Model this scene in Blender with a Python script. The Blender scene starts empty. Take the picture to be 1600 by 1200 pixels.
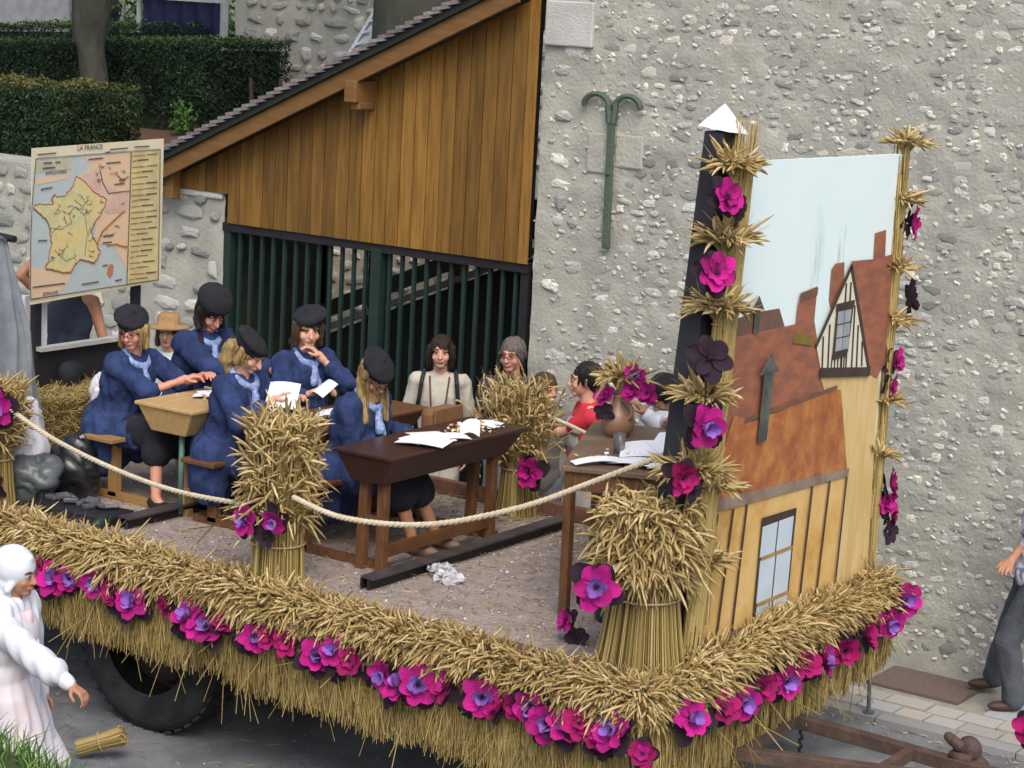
import bpy, math, random
import numpy as np
from mathutils import Vector, Matrix, noise
PI = math.pi
rad = math.radians
random.seed(7)
RNG = np.random.default_rng(11)
SC = bpy.context.scene
COL = SC.collection

# ---------------------------------------------------------------- camera, world, sun, exposure
cam_d = bpy.data.cameras.new('camera'); cam = bpy.data.objects.new('camera', cam_d); COL.objects.link(cam)
SC.camera = cam
_r = Vector((0.8213, 0.5685, 0.0515)); _u = Vector((-0.145, 0.120, 0.982)); _f = Vector((-0.553, 0.813, -0.181))
_f.normalize(); _r = (_r - _f * _r.dot(_f)).normalized(); _u = _r.cross(_f)
Mc = Matrix(((_r.x, _u.x, -_f.x), (_r.y, _u.y, -_f.y), (_r.z, _u.z, -_f.z))).to_4x4()
cam.matrix_world = Matrix.Translation((5.298, -9.045, 4.55)) @ Mc
cam_d.sensor_width = 36; cam_d.lens = 36 * 3400 / 1600
cam_d.clip_start = .1; cam_d.clip_end = 3000

SUN_AZ = rad(-48); SUN_EL = rad(50)          # direction towards the sun
w = bpy.data.worlds.new('World'); SC.world = w; w.use_nodes = True
nt = w.node_tree; nt.nodes.clear()
sky = nt.nodes.new('ShaderNodeTexSky'); sky.sky_type = 'NISHITA'; sky.sun_disc = False
sky.sun_elevation = SUN_EL; sky.sun_rotation = rad(90) - SUN_AZ; sky.dust_density = 4.0; sky.air_density = 1.0; sky.ozone_density = .6
bg = nt.nodes.new('ShaderNodeBackground'); bg.inputs[1].default_value = .15
wo = nt.nodes.new('ShaderNodeOutputWorld')
nt.links.new(sky.outputs[0], bg.inputs[0]); nt.links.new(bg.outputs[0], wo.inputs[0])
sd = bpy.data.lights.new('sun', 'SUN'); so = bpy.data.objects.new('sun', sd); COL.objects.link(so)
sd.energy = 1.15; sd.angle = rad(38); sd.color = (1, .95, .86)
sv = Vector((math.cos(SUN_AZ) * math.cos(SUN_EL), math.sin(SUN_AZ) * math.cos(SUN_EL), math.sin(SUN_EL)))
so.rotation_euler = sv.to_track_quat('Z', 'Y').to_euler()
vs = SC.view_settings
vs.view_transform = 'Standard'; vs.look = 'None'; vs.gamma = 1; vs.exposure = .55; vs.use_curve_mapping = False
SC.cycles.max_bounces = 6

# ---------------------------------------------------------------- materials
MATS = {}
def mat(name, col, rough=.8, col2=None, scale=8, amount=.5, bump=0, bscale=40, metal=0, stretch=None, mode='noise', spec=.35, sheen=0):
    """noise-mixed principled material. mode: noise / object random / attribute rnd"""
    if name in MATS: return MATS[name]
    m = bpy.data.materials.new(name); m.use_nodes = True
    n = m.node_tree; L = n.links.new; p = n.nodes['Principled BSDF']
    p.inputs['Roughness'].default_value = rough; p.inputs['Metallic'].default_value = metal
    p.inputs['Specular IOR Level'].default_value = spec
    if sheen: p.inputs['Sheen Weight'].default_value = sheen
    tc = n.nodes.new('ShaderNodeTexCoord'); mp = n.nodes.new('ShaderNodeMapping'); L(tc.outputs['Object'], mp.inputs[0])
    if stretch: mp.inputs['Scale'].default_value = stretch
    c2 = col2 or tuple(c * .7 for c in col)
    nz = n.nodes.new('ShaderNodeTexNoise'); nz.inputs['Scale'].default_value = scale; nz.inputs['Detail'].default_value = 6
    nz.inputs['Roughness'].default_value = .65
    L(mp.outputs[0], nz.inputs['Vector'])
    mr = n.nodes.new('ShaderNodeMapRange'); mr.inputs[1].default_value = .5 - .25 * (1.2 - amount); mr.inputs[2].default_value = .5 + .25 * (1.2 - amount)
    L(nz.outputs[0], mr.inputs[0])
    mx = n.nodes.new('ShaderNodeMix'); mx.data_type = 'RGBA'
    mx.inputs[6].default_value = (*col, 1); mx.inputs[7].default_value = (*c2, 1); L(mr.outputs[0], mx.inputs[0])
    out = mx.outputs[2]
    if mode in ('object', 'attr'):
        if mode == 'object':
            s = n.nodes.new('ShaderNodeObjectInfo').outputs['Random']
        else:
            a = n.nodes.new('ShaderNodeAttribute'); a.attribute_name = 'rnd'; s = a.outputs['Fac']
        hv = n.nodes.new('ShaderNodeHueSaturation'); r2 = n.nodes.new('ShaderNodeMapRange')
        r2.inputs[3].default_value = .68; r2.inputs[4].default_value = 1.3; L(s, r2.inputs[0])
        L(r2.outputs[0], hv.inputs['Value']); L(out, hv.inputs['Color']); out = hv.outputs[0]
    L(out, p.inputs['Base Color'])
    if bump:
        nb = n.nodes.new('ShaderNodeTexNoise'); nb.inputs['Scale'].default_value = bscale; nb.inputs['Detail'].default_value = 5
        L(mp.outputs[0], nb.inputs['Vector'])
        b = n.nodes.new('ShaderNodeBump'); b.inputs['Strength'].default_value = bump; b.inputs['Distance'].default_value = .02
        L(nb.outputs[0], b.inputs['Height']); L(b.outputs[0], p.inputs['Normal'])
    MATS[name] = m
    return m

def ramp_mat(name, stops, src='attr', rough=.8, scale=6, interp='LINEAR', bump=0, bscale=30, mixnoise=0, trans=0):
    if name in MATS: return MATS[name]
    m = bpy.data.materials.new(name); m.use_nodes = True
    n = m.node_tree; L = n.links.new; p = n.nodes['Principled BSDF']; p.inputs['Roughness'].default_value = rough
    p.inputs['Specular IOR Level'].default_value = .25
    if src == 'attr': a = n.nodes.new('ShaderNodeAttribute'); a.attribute_name = 'rnd'; s = a.outputs['Fac']
    elif src == 'object': s = n.nodes.new('ShaderNodeObjectInfo').outputs['Random']
    else:
        tc = n.nodes.new('ShaderNodeTexCoord'); a = n.nodes.new('ShaderNodeTexNoise'); a.inputs['Scale'].default_value = scale
        a.inputs['Detail'].default_value = 8; a.inputs['Roughness'].default_value = .7
        L(tc.outputs['Object'], a.inputs['Vector']); s = a.outputs[0]
    if mixnoise:
        tc = n.nodes.new('ShaderNodeTexCoord'); a2 = n.nodes.new('ShaderNodeTexNoise'); a2.inputs['Scale'].default_value = scale
        a2.inputs['Detail'].default_value = 6
        L(tc.outputs['Object'], a2.inputs['Vector'])
        mm = n.nodes.new('ShaderNodeMath'); mm.operation = 'MULTIPLY_ADD'; mm.inputs[1].default_value = mixnoise; 
        L(a2.outputs[0], mm.inputs[0]); 
        m3 = n.nodes.new('ShaderNodeMath'); m3.operation = 'SUBTRACT'; L(s, m3.inputs[0]); m3.inputs[1].default_value = mixnoise * .5
        L(m3.outputs[0], mm.inputs[2]); s = mm.outputs[0]
    r = n.nodes.new('ShaderNodeValToRGB'); r.color_ramp.interpolation = interp
    el = r.color_ramp.elements
    while len(el) < len(stops): el.new(.5)
    for e, (pos, c) in zip(el, stops): e.position = pos; e.color = (*c, 1)
    L(s, r.inputs[0]); L(r.outputs[0], p.inputs['Base Color'])
    if trans:
        p.inputs['Subsurface Weight'].default_value = 0
        t = n.nodes.new('ShaderNodeBsdfTranslucent'); L(r.outputs[0], t.inputs[0]); ms = n.nodes.new('ShaderNodeMixShader')
        ms.inputs[0].default_value = trans; L(p.outputs[0], ms.inputs[1]); L(t.outputs[0], ms.inputs[2])
        L(ms.outputs[0], n.nodes['Material Output'].inputs[0])
    if bump:
        tc = n.nodes.new('ShaderNodeTexCoord')
        nb = n.nodes.new('ShaderNodeTexNoise'); nb.inputs['Scale'].default_value = bscale; nb.inputs['Detail'].default_value = 6
        L(tc.outputs['Object'], nb.inputs['Vector'])
        b = n.nodes.new('ShaderNodeBump'); b.inputs['Strength'].default_value = bump; b.inputs['Distance'].default_value = .02
        L(nb.outputs[0], b.inputs['Height']); L(b.outputs[0], p.inputs['Normal'])
    MATS[name] = m
    return m

STRAW = ramp_mat('wheat_straw', [(0, (.13, .088, .032)), (.3, (.32, .225, .085)), (.65, (.50, .375, .165)), (1, (.68, .55, .31))], trans=.15)
STALK = ramp_mat('straw_stalks', [(0, (.12, .086, .028)), (.3, (.30, .22, .075)), (.7, (.48, .365, .145)), (1, (.62, .49, .22))], trans=.12)
MORTAR = mat('lime_mortar', (.39, .39, .34), .95, (.31, .315, .28), 2.2, .8, bump=.45, bscale=38)
STONE_STOPS = [(0, (.25, .26, .25)), (.15, (.315, .325, .305)), (.36, (.365, .37, .335)), (.54, (.40, .405, .37)), (.70, (.45, .46, .44)), (.84, (.56, .57, .56)), (.95, (.56, .51, .39)), (1, (.70, .72, .71))]
STONE_O = ramp_mat('rubble_stone', STONE_STOPS, 'object', .9, 30, bump=.6, bscale=55, mixnoise=.55)
STONE_A = ramp_mat('rubble_stone_small', STONE_STOPS, 'attr', .9, 30, bump=.6, bscale=55, mixnoise=.55)
QUOIN = mat('dressed_limestone', (.52, .53, .52), .9, (.43, .44, .42), 5, .8, bump=.35, bscale=60, mode='object')
PLANK = mat('varnished_pine', (.235, .122, .024), .55, (.15, .075, .014), 2.2, .8, stretch=(9, 9, .7), bump=.15, bscale=30, mode='object')
OCHRE = mat('barge_board_wood', (.20, .105, .035), .6, (.14, .07, .022), 4, .5, stretch=(1, 8, 8))
DKGREEN = mat('dark_green_paint', (.016, .036, .031), .5, (.011, .026, .022), 8)
BLACK = mat('black_paint', (.012, .012, .016), .5, (.02, .02, .024), 6)
DKWOOD = mat('dark_stained_wood', (.055, .022, .016), .35, (.032, .014, .011), 5, .6, stretch=(6, 1, 6), bump=.1, spec=.5)
MIDWOOD = mat('brown_school_wood', (.15, .07, .03), .5, (.09, .04, .018), 6, .6, stretch=(6, 1.2, 1.2), bump=.1)
LTWOOD = mat('pale_beech_wood', (.50, .34, .15), .5, (.40, .26, .105), 5, .6, stretch=(5, 1, 5))
STEEL = mat('brown_painted_steel', (.10, .065, .05), .7, (.06, .04, .032), 8, .8, bump=.2, bscale=60)
PAPER = mat('white_paper', (.80, .82, .84), .8, (.72, .75, .80), 12, .4)
ASPH = mat('asphalt_road', (.20, .21, .225), .9, (.125, .135, .145), 1.6, .9, bump=.6, bscale=160)
DECK = mat('confetti_dusted_plywood', (.34, .285, .25), .9, (.25, .205, .185), 7, .7, bump=.3, bscale=90)
SKIN = {k: mat('skin_' + k, c, .55, tuple(x * f for x, f in zip(c, (.93, .84, .8))), 14, .3, spec=.4) for k, c in
        dict(light=(.60, .34, .245), ruddy=(.55, .27, .20), tan=(.43, .22, .135), brown=(.38, .19, .115)).items()}
HAIR = {k: mat('hair_' + k, c, .55, tuple(x * .55 for x in c), 30, .7, bump=.6, bscale=60, stretch=(3, 3, .6)) for k, c in
        dict(black=(.012, .01, .012), dark=(.03, .018, .012), brown=(.09, .05, .025), blond=(.42, .29, .12), grey=(.16, .14, .13)).items()}
SMOCK = mat('blue_cotton_smock', (.024, .044, .135), .9, (.013, .026, .085), 7, .9, bump=.5, bscale=26)
SCARF = ramp_mat('pale_blue_check_scarf', [(.3, (.10, .16, .36)), (.5, (.19, .27, .50)), (.7, (.50, .55, .68))], 'noise', .85, 45)
WOOL = mat('black_wool_felt', (.010, .010, .014), .95, (.018, .018, .024), 20, .5, bump=.4, bscale=80)
WHITECLOTH = mat('white_cotton', (.64, .67, .73), .85, (.54, .57, .65), 5, .5, bump=.2, bscale=14)
NAVY = mat('black_navy_skirt_cloth', (.010, .011, .018), .9, (.016, .017, .026), 8)
GREYCLOTH = mat('grey_cloth', (.19, .215, .24), .9, (.13, .15, .17), 5, .6, bump=.3, bscale=12)
CREAM = mat('cream_knit', (.47, .45, .39), .9, (.40, .38, .33), 8, .4, bump=.3, bscale=30)
RED = mat('red_jersey', (.60, .035, .05), .8, (.46, .025, .04), 10)
LIPS = mat('lips', (.42, .10, .09), .5)
EYEW = mat('eye_white', (.48, .44, .41), .35)
DARK = mat('near_black', (.008, .008, .009), .6)
MAGENTA = mat('magenta_crepe_paper', (.55, .01, .27), .75, (.36, .006, .17), 14, .6, bump=.5, bscale=60, mode='object')
VIOLET = mat('violet_crepe_paper', (.33, .17, .62), .75, (.24, .09, .46), 14, .6, bump=.5, bscale=60, mode='object')
PLUM = mat('dark_plum_crepe_paper', (.022, .010, .020), .8, (.035, .016, .032), 14, .6, bump=.5, bscale=60)
CRIMSON = mat('crimson_crepe_paper', (.42, .006, .15), .75, (.28, .005, .09), 14, .6, bump=.5, bscale=60, mode='object')

# ---------------------------------------------------------------- object helpers
WM = {}
def tag(o, label=None, cat=None, group=None, kind=None):
    if label: o['label'] = label
    if cat: o['category'] = cat
    if group: o['group'] = group
    if kind: o['kind'] = kind
    return o
def empty(name, loc, label=None, cat=None, group=None, rz=0):
    o = bpy.data.objects.new(name, None); COL.objects.link(o); o.empty_display_size = .1
    o.location = loc; o.rotation_euler = (0, 0, rz)
    WM[o] = Matrix.Translation(loc) @ Matrix.Rotation(rz, 4, 'Z')
    return tag(o, label, cat, group)
def link(name, me, parent=None, M=None):
    """link a mesh object; M is its wanted world matrix (default: parent's)"""
    o = bpy.data.objects.new(name, me); COL.objects.link(o)
    P = WM[parent] if parent else Matrix()
    M = P if M is None else M
    if parent: o.parent = parent
    o.matrix_basis = P.inverted() @ M
    WM[o] = M
    return o
class MB:
    def __init__(s): s.v = []; s.f = []
    def add(s, v, f):
        n = len(s.v); s.v += [Vector(p) for p in v]; s.f += [tuple(i + n for i in q) for q in f]; return s
    def box(s, c, d, rot=None, taper=1):
        x, y, z = d[0] / 2, d[1] / 2, d[2] / 2
        P = [Vector((sx * x * (taper if sz > 0 else 1), sy * y * (taper if sz > 0 else 1), sz * z)) for sz in (-1, 1) for sx, sy in ((-1, -1), (1, -1), (1, 1), (-1, 1))]
        if rot: P = [rot @ p for p in P]
        return s.add([p + Vector(c) for p in P], [(0, 3, 2, 1), (4, 5, 6, 7), (0, 1, 5, 4), (1, 2, 6, 5), (2, 3, 7, 6), (3, 0, 4, 7)])
    def bar(s, a, b, w, h, up=(0, 0, 1)):
        a, b = Vector(a), Vector(b); d = (b - a).normalized(); u = Vector(up)
        if abs(d.dot(u)) > .95: u = Vector((1, 0, 0))
        r = d.cross(u).normalized(); u = r.cross(d)
        P = [q + r * (i * w / 2) + u * (j * h / 2) for q in (a, b) for i, j in ((-1, -1), (1, -1), (1, 1), (-1, 1))]
        return s.add(P, [(0, 1, 2, 3), (7, 6, 5, 4), (0, 4, 5, 1), (1, 5, 6, 2), (2, 6, 7, 3), (3, 7, 4, 0)])
    def tube(s, pts, radii, n=8, cap=True):
        pts = [Vector(p) for p in pts]
        if not hasattr(radii, '__len__'): radii = [radii] * len(pts)
        base = len(s.v); prev = None
        for i, p in enumerate(pts):
            d = (pts[min(i + 1, len(pts) - 1)] - pts[max(i - 1, 0)]).normalized()
            if prev is None:
                a = Vector((0, 0, 1)) if abs(d.z) < .9 else Vector((1, 0, 0)); r = d.cross(a).normalized()
            else: r = (prev - d * prev.dot(d)).normalized()
            prev = r; u = r.cross(d)
            for k in range(n):
                t = 2 * PI * k / n; s.v.append(p + (r * math.cos(t) + u * math.sin(t)) * radii[i])
        for i in range(len(pts) - 1):
            for k in range(n):
                a = base + i * n + k; b = base + i * n + (k + 1) % n; s.f.append((a, a + n, b + n, b))
        if cap:
            s.f.append(tuple(base + k for k in range(n))); m = base + (len(pts) - 1) * n; s.f.append(tuple(m + k for k in reversed(range(n))))
        return s
    def prism(s, poly, origin, ax, ay, depth):
        """poly (u,v) in plane origin+u*ax+v*ay, extruded from 0 to depth along ax x ay"""
        o, ax, ay = Vector(origin), Vector(ax), Vector(ay); nz = ax.cross(ay).normalized() * depth
        k = len(poly); a = [o + ax * u + ay * v for u, v in poly]
        return s.add(a + [p + nz for p in a], [tuple(reversed(range(k))), tuple(range(k, 2 * k))] + [(i, (i + 1) % k, k + (i + 1) % k, k + i) for i in range(k)])
    def lathe(s, prof, c, n=20, axis=None):
        base = len(s.v); c = Vector(c)
        for r, z in prof:
            for k in range(n):
                t = 2 * PI * k / n; p = Vector((r * math.cos(t), r * math.sin(t), z))
                if axis: p = axis @ p
                s.v.append(c + p)
        for i in range(len(prof) - 1):
            for k in range(n):
                a = base + i * n + k; b = base + i * n + (k + 1) % n; s.f.append((a, b, b + n, a + n))
        return s
    def ell(s, c, r, B=None, n=12, m=8):
        """ellipsoid, radii r along basis B (columns)"""
        c = Vector(c); base = len(s.v)
        B = B or (Vector((1, 0, 0)), Vector((0, 1, 0)), Vector((0, 0, 1)))
        for i in range(1, m):
            a = PI * i / m
            for k in range(n):
                t = 2 * PI * k / n
                s.v.append(c + B[0] * (r[0] * math.sin(a) * math.cos(t)) + B[1] * (r[1] * math.sin(a) * math.sin(t)) + B[2] * (r[2] * math.cos(a)))
        t0 = len(s.v); s.v.append(c + B[2] * r[2]); s.v.append(c - B[2] * r[2])
        for i in range(m - 2):
            for k in range(n):
                a = base + i * n + k; b = base + i * n + (k + 1) % n; s.f.append((a, a + n, b + n, b))
        for k in range(n):
            s.f.append((t0, base + k, base + (k + 1) % n)); e = base + (m - 2) * n; s.f.append((t0 + 1, e + (k + 1) % n, e + k))
        return s
    def cone(s, a, ra, b, rb, n=12):
        """rounded tapered limb"""
        a, b = Vector(a), Vector(b); d = b - a; L = d.length or 1e-4; d = d / L
        pts = []; rr = []
        for t in (80, 50, 22): pts.append(a - d * ra * math.sin(rad(t))); rr.append(ra * math.cos(rad(t)))
        pts.append(a); rr.append(ra); pts.append(b); rr.append(rb)
        for t in (22, 50, 80): pts.append(b + d * rb * math.sin(rad(t))); rr.append(rb * math.cos(rad(t)))
        return s.tube(pts, rr, n)
def mesh_of(name, mb, smooth=False):
    me = bpy.data.meshes.new(name); me.from_pydata([tuple(p) for p in mb.v], [], mb.f)
    if smooth: me.polygons.foreach_set('use_smooth', [True] * len(me.polygons))
    me.update(); return me
def part(name, mb, m, parent=None, smooth=False, bevel=0, label=None, kind=None):
    me = bpy.data.meshes.new(name)
    P = WM[parent].inverted() if parent else Matrix()
    me.from_pydata([tuple(P @ p) for p in mb.v], [], mb.f)
    if smooth: me.polygons.foreach_set('use_smooth', [True] * len(me.polygons))
    me.materials.append(m); me.update()
    o = link(name, me, parent)
    if bevel:
        b = o.modifiers.new('b', 'BEVEL'); b.width = bevel; b.segments = 2; b.limit_method = 'ANGLE'
    return tag(o, label, kind=kind)
def np_obj(name, V, Q, m, parent=None, rnd=None, smooth=True, kind='stuff'):
    me = bpy.data.meshes.new(name)
    if parent:
        t = WM[parent].translation; V = V - np.array(t)
    me.vertices.add(len(V)); me.vertices.foreach_set('co', np.ascontiguousarray(V, dtype=np.float32).ravel())
    k = Q.shape[1]
    me.loops.add(Q.size); me.loops.foreach_set('vertex_index', Q.ravel().astype(np.int32))
    me.polygons.add(len(Q)); me.polygons.foreach_set('loop_start', np.arange(len(Q), dtype=np.int32) * k)
    me.polygons.foreach_set('use_smooth', np.full(len(Q), smooth))
    me.update(calc_edges=True)
    if rnd is not None:
        a = me.attributes.new('rnd', 'FLOAT', 'POINT'); a.data.foreach_set('value', rnd.astype(np.float32))
    me.materials.append(m)
    o = link(name, me, parent)
    if kind: o['kind'] = kind
    return o
def nrm(a): return a / (np.linalg.norm(a, axis=-1, keepdims=True) + 1e-9)
def tubes(P, R, s=4, flat=1.0):
    """P (n,k,3), R (n,k) or (k,) -> verts, quads"""
    P = np.asarray(P, float); n, k, _ = P.shape
    R = np.broadcast_to(np.asarray(R, float), (n, k))
    T = np.gradient(P, axis=1); T = nrm(T)
    ref = nrm(RNG.normal(size=(n, 1, 3))); A = nrm(np.cross(T, ref)); B = np.cross(T, A)
    th = np.arange(s) * 2 * PI / s
    V = P[:, :, None, :] + R[:, :, None, None] * (A[:, :, None, :] * np.cos(th)[None, None, :, None] + flat * B[:, :, None, :] * np.sin(th)[None, None, :, None])
    idx = np.arange(n * k * s).reshape(n, k, s)
    a = idx[:, :-1, :]; b = np.roll(idx, -1, axis=2)[:, :-1, :]; c = np.roll(idx, -1, axis=2)[:, 1:, :]; d = idx[:, 1:, :]
    return V.reshape(-1, 3), np.stack([a, b, c, d], -1).reshape(-1, 4)
class Field:
    def __init__(s): s.V = []; s.Q = []; s.r = []; s.n = 0
    def add(s, P, R, sides=4, rnd=None, flat=1.0):
        V, Q = tubes(P, R, sides, flat); n = len(P)
        if rnd is None: rnd = RNG.random(n)
        s.V.append(V); s.Q.append(Q + s.n); s.n += len(V); s.r.append(np.repeat(rnd, len(V) // n))
    def build(s, name, m, parent=None, kind='stuff'):
        return np_obj(name, np.concatenate(s.V), np.concatenate(s.Q), m, parent, np.concatenate(s.r), True, kind)
EARR = np.array([.0016, .0065, .0092, .0070, .0098, .0072, .0068, .0008])
def ears(F, base, dirs, length, bend=None, fat=1.0, bias=0):
    """wheat ears: base (n,3), unit dirs, length (n,)"""
    n = len(base); k = len(EARR); t = np.linspace(0, 1, k)[None, :, None]
    L = np.asarray(length).reshape(-1, 1, 1)
    if bend is None: bend = RNG.normal(size=(n, 3)) * .25 + np.array([0, 0, -.25])
    P = base[:, None, :] + dirs[:, None, :] * L * t + bend[:, None, :] * L * t ** 2
    F.add(P, EARR * fat * 1.0, 4, np.clip(RNG.normal(.58, .22, n) + bias, 0, 1), .75)
    # an awn on every third ear
    k3 = RNG.random(n) < .33; b = P[k3][:, 5]; m3 = len(b)
    if m3:
        d = nrm(dirs[k3] + RNG.normal(size=(m3, 3)) * .28)
        A = b[:, None, :] + d[:, None, :] * np.linspace(0, 1, 2)[None, :, None] * (L[k3] * .7)
        F.add(A, np.array([.0014, .0004]) * fat, 3, np.clip(RNG.normal(.6, .2, m3), 0, 1))

# ---------------------------------------------------------------- ground, road, pavement
D = 1.15            # deck height
g = MB(); g.add([(-400, -400, -.02), (400, -400, -.02), (400, 400, -.02), (-400, 400, -.02)], [(0, 1, 2, 3)])
part('ground', g, mat('bare_ground', (.16, .15, .12), .95, (.11, .11, .08), .6), kind='structure')
g = MB(); g.add([(-40, -5.2, .0), (40, -5.2, .0), (40, 3.44, .0), (-40, 3.44, .0)], [(0, 1, 2, 3)])
part('road', g, ASPH, kind='structure')
pav = MB().box((0, 4.02, -.03), (60, 1.16, .12)); pavo = part('pavement', pav, mat('pavement_bedding', (.30, .29, .25), .95, (.22, .22, .19), 9, bump=.4), kind='structure')
PAVE = ramp_mat('paving_stone', [(0, (.26, .25, .23)), (.5, (.36, .35, .32)), (.8, (.42, .38, .34)), (1, (.33, .36, .38))], 'object', .85, 14, bump=.4, mixnoise=.5)
pm = MB().box((0, 0, 0), (1, 1, 1)); pmesh = mesh_of('paving_stone', pm); pmesh.materials.append(PAVE)
def paver(name, x0, x1, y0, y1, z1, par, me=pmesh, h=.06):
    j = .006
    M = Matrix.Translation(((x0 + x1) / 2, (y0 + y1) / 2, z1 - h / 2)) @ Matrix.Rotation(random.uniform(-.015, .015), 4, 'Z') @ Matrix.Rotation(random.uniform(-.01, .01), 4, 'X') @ Matrix.Diagonal((x1 - x0 - 2 * j, y1 - y0 - 2 * j, h, 1))
    o = link(name, me, par, M); b = o.modifiers.new('b', 'BEVEL'); b.width = .02; b.segments = 2
    return o
kmesh = mesh_of('kerb_stone', pm); kmesh.materials.append(mat('kerb_granite', (.36, .37, .38), .85, (.27, .28, .29), 14, bump=.3, mode='object'))
x = -3.0
while x < 3.2:
    l = random.uniform(.42, .6); paver('kerb_stone', x, x + l, 3.36, 3.50, .045, pavo, kmesh, .10); x += l
for row, (y0, y1) in enumerate(((3.51, 3.69), (3.70, 3.89))):
    x = -2.4 + .1 * row
    while x < 2.6:
        l = random.uniform(.17, .30); paver('paving_stone', x, x + l, y0, y1, .050 + random.uniform(-.006, .006), pavo); x += l
x = -2.4
while x < 2.6:
    l = random.uniform(.45, .6)
    if not (-.75 < x + l / 2 < .02 or -.6 < x < -.1): paver('paving_slab', x, x + l, 3.9, 4.49, .046, pavo)
    x += l
brown = mesh_of('access_cover', pm); brown.materials.append(mat('rusty_cover', (.17, .125, .11), .8, (.12, .09, .08), 20, .8, bump=.4, bscale=80))
o = link('access_cover', brown, pavo, Matrix.Translation((-.24, 4.24, .032)) @ Matrix.Diagonal((.66, .46, .04, 1)))
# debris in the gutter
F = Field(); n = 260
b = np.stack([RNG.uniform(-2, 2.5, n), 3.33 + RNG.normal(0, .05, n), np.full(n, .006)], 1)
d = nrm(np.stack([RNG.normal(size=n), RNG.normal(size=n), np.zeros(n)], 1)) * RNG.uniform(.01, .06, (n, 1))
F.add(np.stack([b, b + d * .5 + [0, 0, .006], b + d], 1), [.002, .004, .001], 4); F.build('gutter_litter', ramp_mat('dry_litter', [(0, (.20, .09, .04)), (.5, (.33, .26, .18)), (1, (.5, .48, .42))]))

# ---------------------------------------------------------------- rubble walls
def stone_variant(seed, flat=.55):
    r = random.Random(seed); k = 9; mb = MB(); R = [r.uniform(.72, 1.08) for _ in range(k)]
    a0 = [2 * PI * i / k + r.uniform(-.18, .18) for i in range(k)]
    sq = lambda a: 1 / max(abs(math.cos(a)), abs(math.sin(a))) ** .55
    for s_, y in ((1.0, .0), (.86, -.45), (.55, -.8)):
        mb.v += [Vector((.5 * s_ * R[i] * sq(a0[i]) * math.cos(a0[i]), y + r.uniform(-.14, .14) * (y < 0), .5 * s_ * R[i] * sq(a0[i]) * math.sin(a0[i]))) for i in range(k)]
    mb.v.append(Vector((r.uniform(-.1, .1), -1, r.uniform(-.1, .1))))
    for j in range(2):
        for i in range(k): mb.f.append((j * k + i, j * k + (i + 1) % k, (j + 1) * k + (i + 1) % k, (j + 1) * k + i))
    for i in range(k): mb.f.append((2 * k + i, 2 * k + (i + 1) % k, 3 * k))
    return mb
SV = [stone_variant(i) for i in range(12)]
SVM = []
for i, mb in enumerate(SV):
    me = mesh_of('stone', mb, False); me.materials.append(STONE_O); SVM.append(me)
def rubble(parent, x0, x1, z0, z1, Y, inside=lambda x, z: True, cs=.115, keep=.85, top=300, depth=(.008, .03), view=None, big=1.0):
    L = []; z = z0
    while z < z1:
        h = random.uniform(.6, 1.25) * cs; x = x0 + random.uniform(0, .1)
        while x < x1:
            wd = h * random.uniform(1.0, 2.6)
            cx, cz = x + wd / 2, z + h / 2 + random.uniform(-.012, .012)
            if random.random() < keep and inside(cx, cz) and x + wd < x1 + .03:
                f = random.uniform(.55, .95) * big
                L.append((wd * f * h * f, cx, cz, wd * f, h * random.uniform(.6, .95) * big, random.uniform(-.22, .22), random.randrange(12), random.uniform(*depth)))
            x += wd * random.uniform(.95, 1.15)
        z += h
    vis = [s for s in L if view is None or view(s[1], s[2])]; vis.sort(reverse=True)
    chosen = vis[:top]; cs_ = set(id(s) for s in chosen)
    for s in chosen:
        M = Matrix.Translation((s[1], Y + .004, s[2])) @ Matrix.Rotation(s[5], 4, 'Y') @ Matrix.Diagonal((s[3], s[7], s[4], 1))
        link('stone', SVM[s[6]], parent, M)
    V = []; Fc = []; Rn = []
    for s in L:
        if id(s) in cs_: continue
        M = Matrix.Translation((s[1], Y + .004, s[2])) @ Matrix.Rotation(s[5], 4, 'Y') @ Matrix.Diagonal((s[3], s[7], s[4], 1))
        nV = len(V); V += [M @ p for p in SV[s[6]].v]; Fc += [tuple(i + nV for i in q) for q in SV[s[6]].f]; Rn += [random.random()] * len(SV[s[6]].v)
    if V:
        mb = MB(); mb.v = V; mb.f = Fc; o = part('small_stones', mb, STONE_A, parent, kind='stuff')
        a = o.data.attributes.new('rnd', 'FLOAT', 'POINT'); a.data.foreach_set('value', Rn)
def mortar_sheet(name, x0, x1, z0, z1, Y, parent, step=.035, amp=.012, thick=.5, m=MORTAR, inside=None):
    nx = int((x1 - x0) / step) + 1; nz = int((z1 - z0) / step) + 1
    xs = np.linspace(x0, x1, nx); zs = np.linspace(z0, z1, nz); X, Z = np.meshgrid(xs, zs)
    Yd = np.array([[noise.noise(Vector((a * 5, b * 7, Y))) + .6 * noise.noise(Vector((a * 14, b * 18, Y + 3))) for a in xs] for b in zs]) * amp
    V = np.stack([X, Y + Yd, Z], -1).reshape(-1, 3)
    i = np.arange(nx * nz).reshape(nz, nx)
    Q = np.stack([i[:-1, :-1], i[:-1, 1:], i[1:, 1:], i[1:, :-1]], -1).reshape(-1, 4)
    o = np_obj(name, V, Q, m, parent, None, True, None)
    return o

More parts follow.
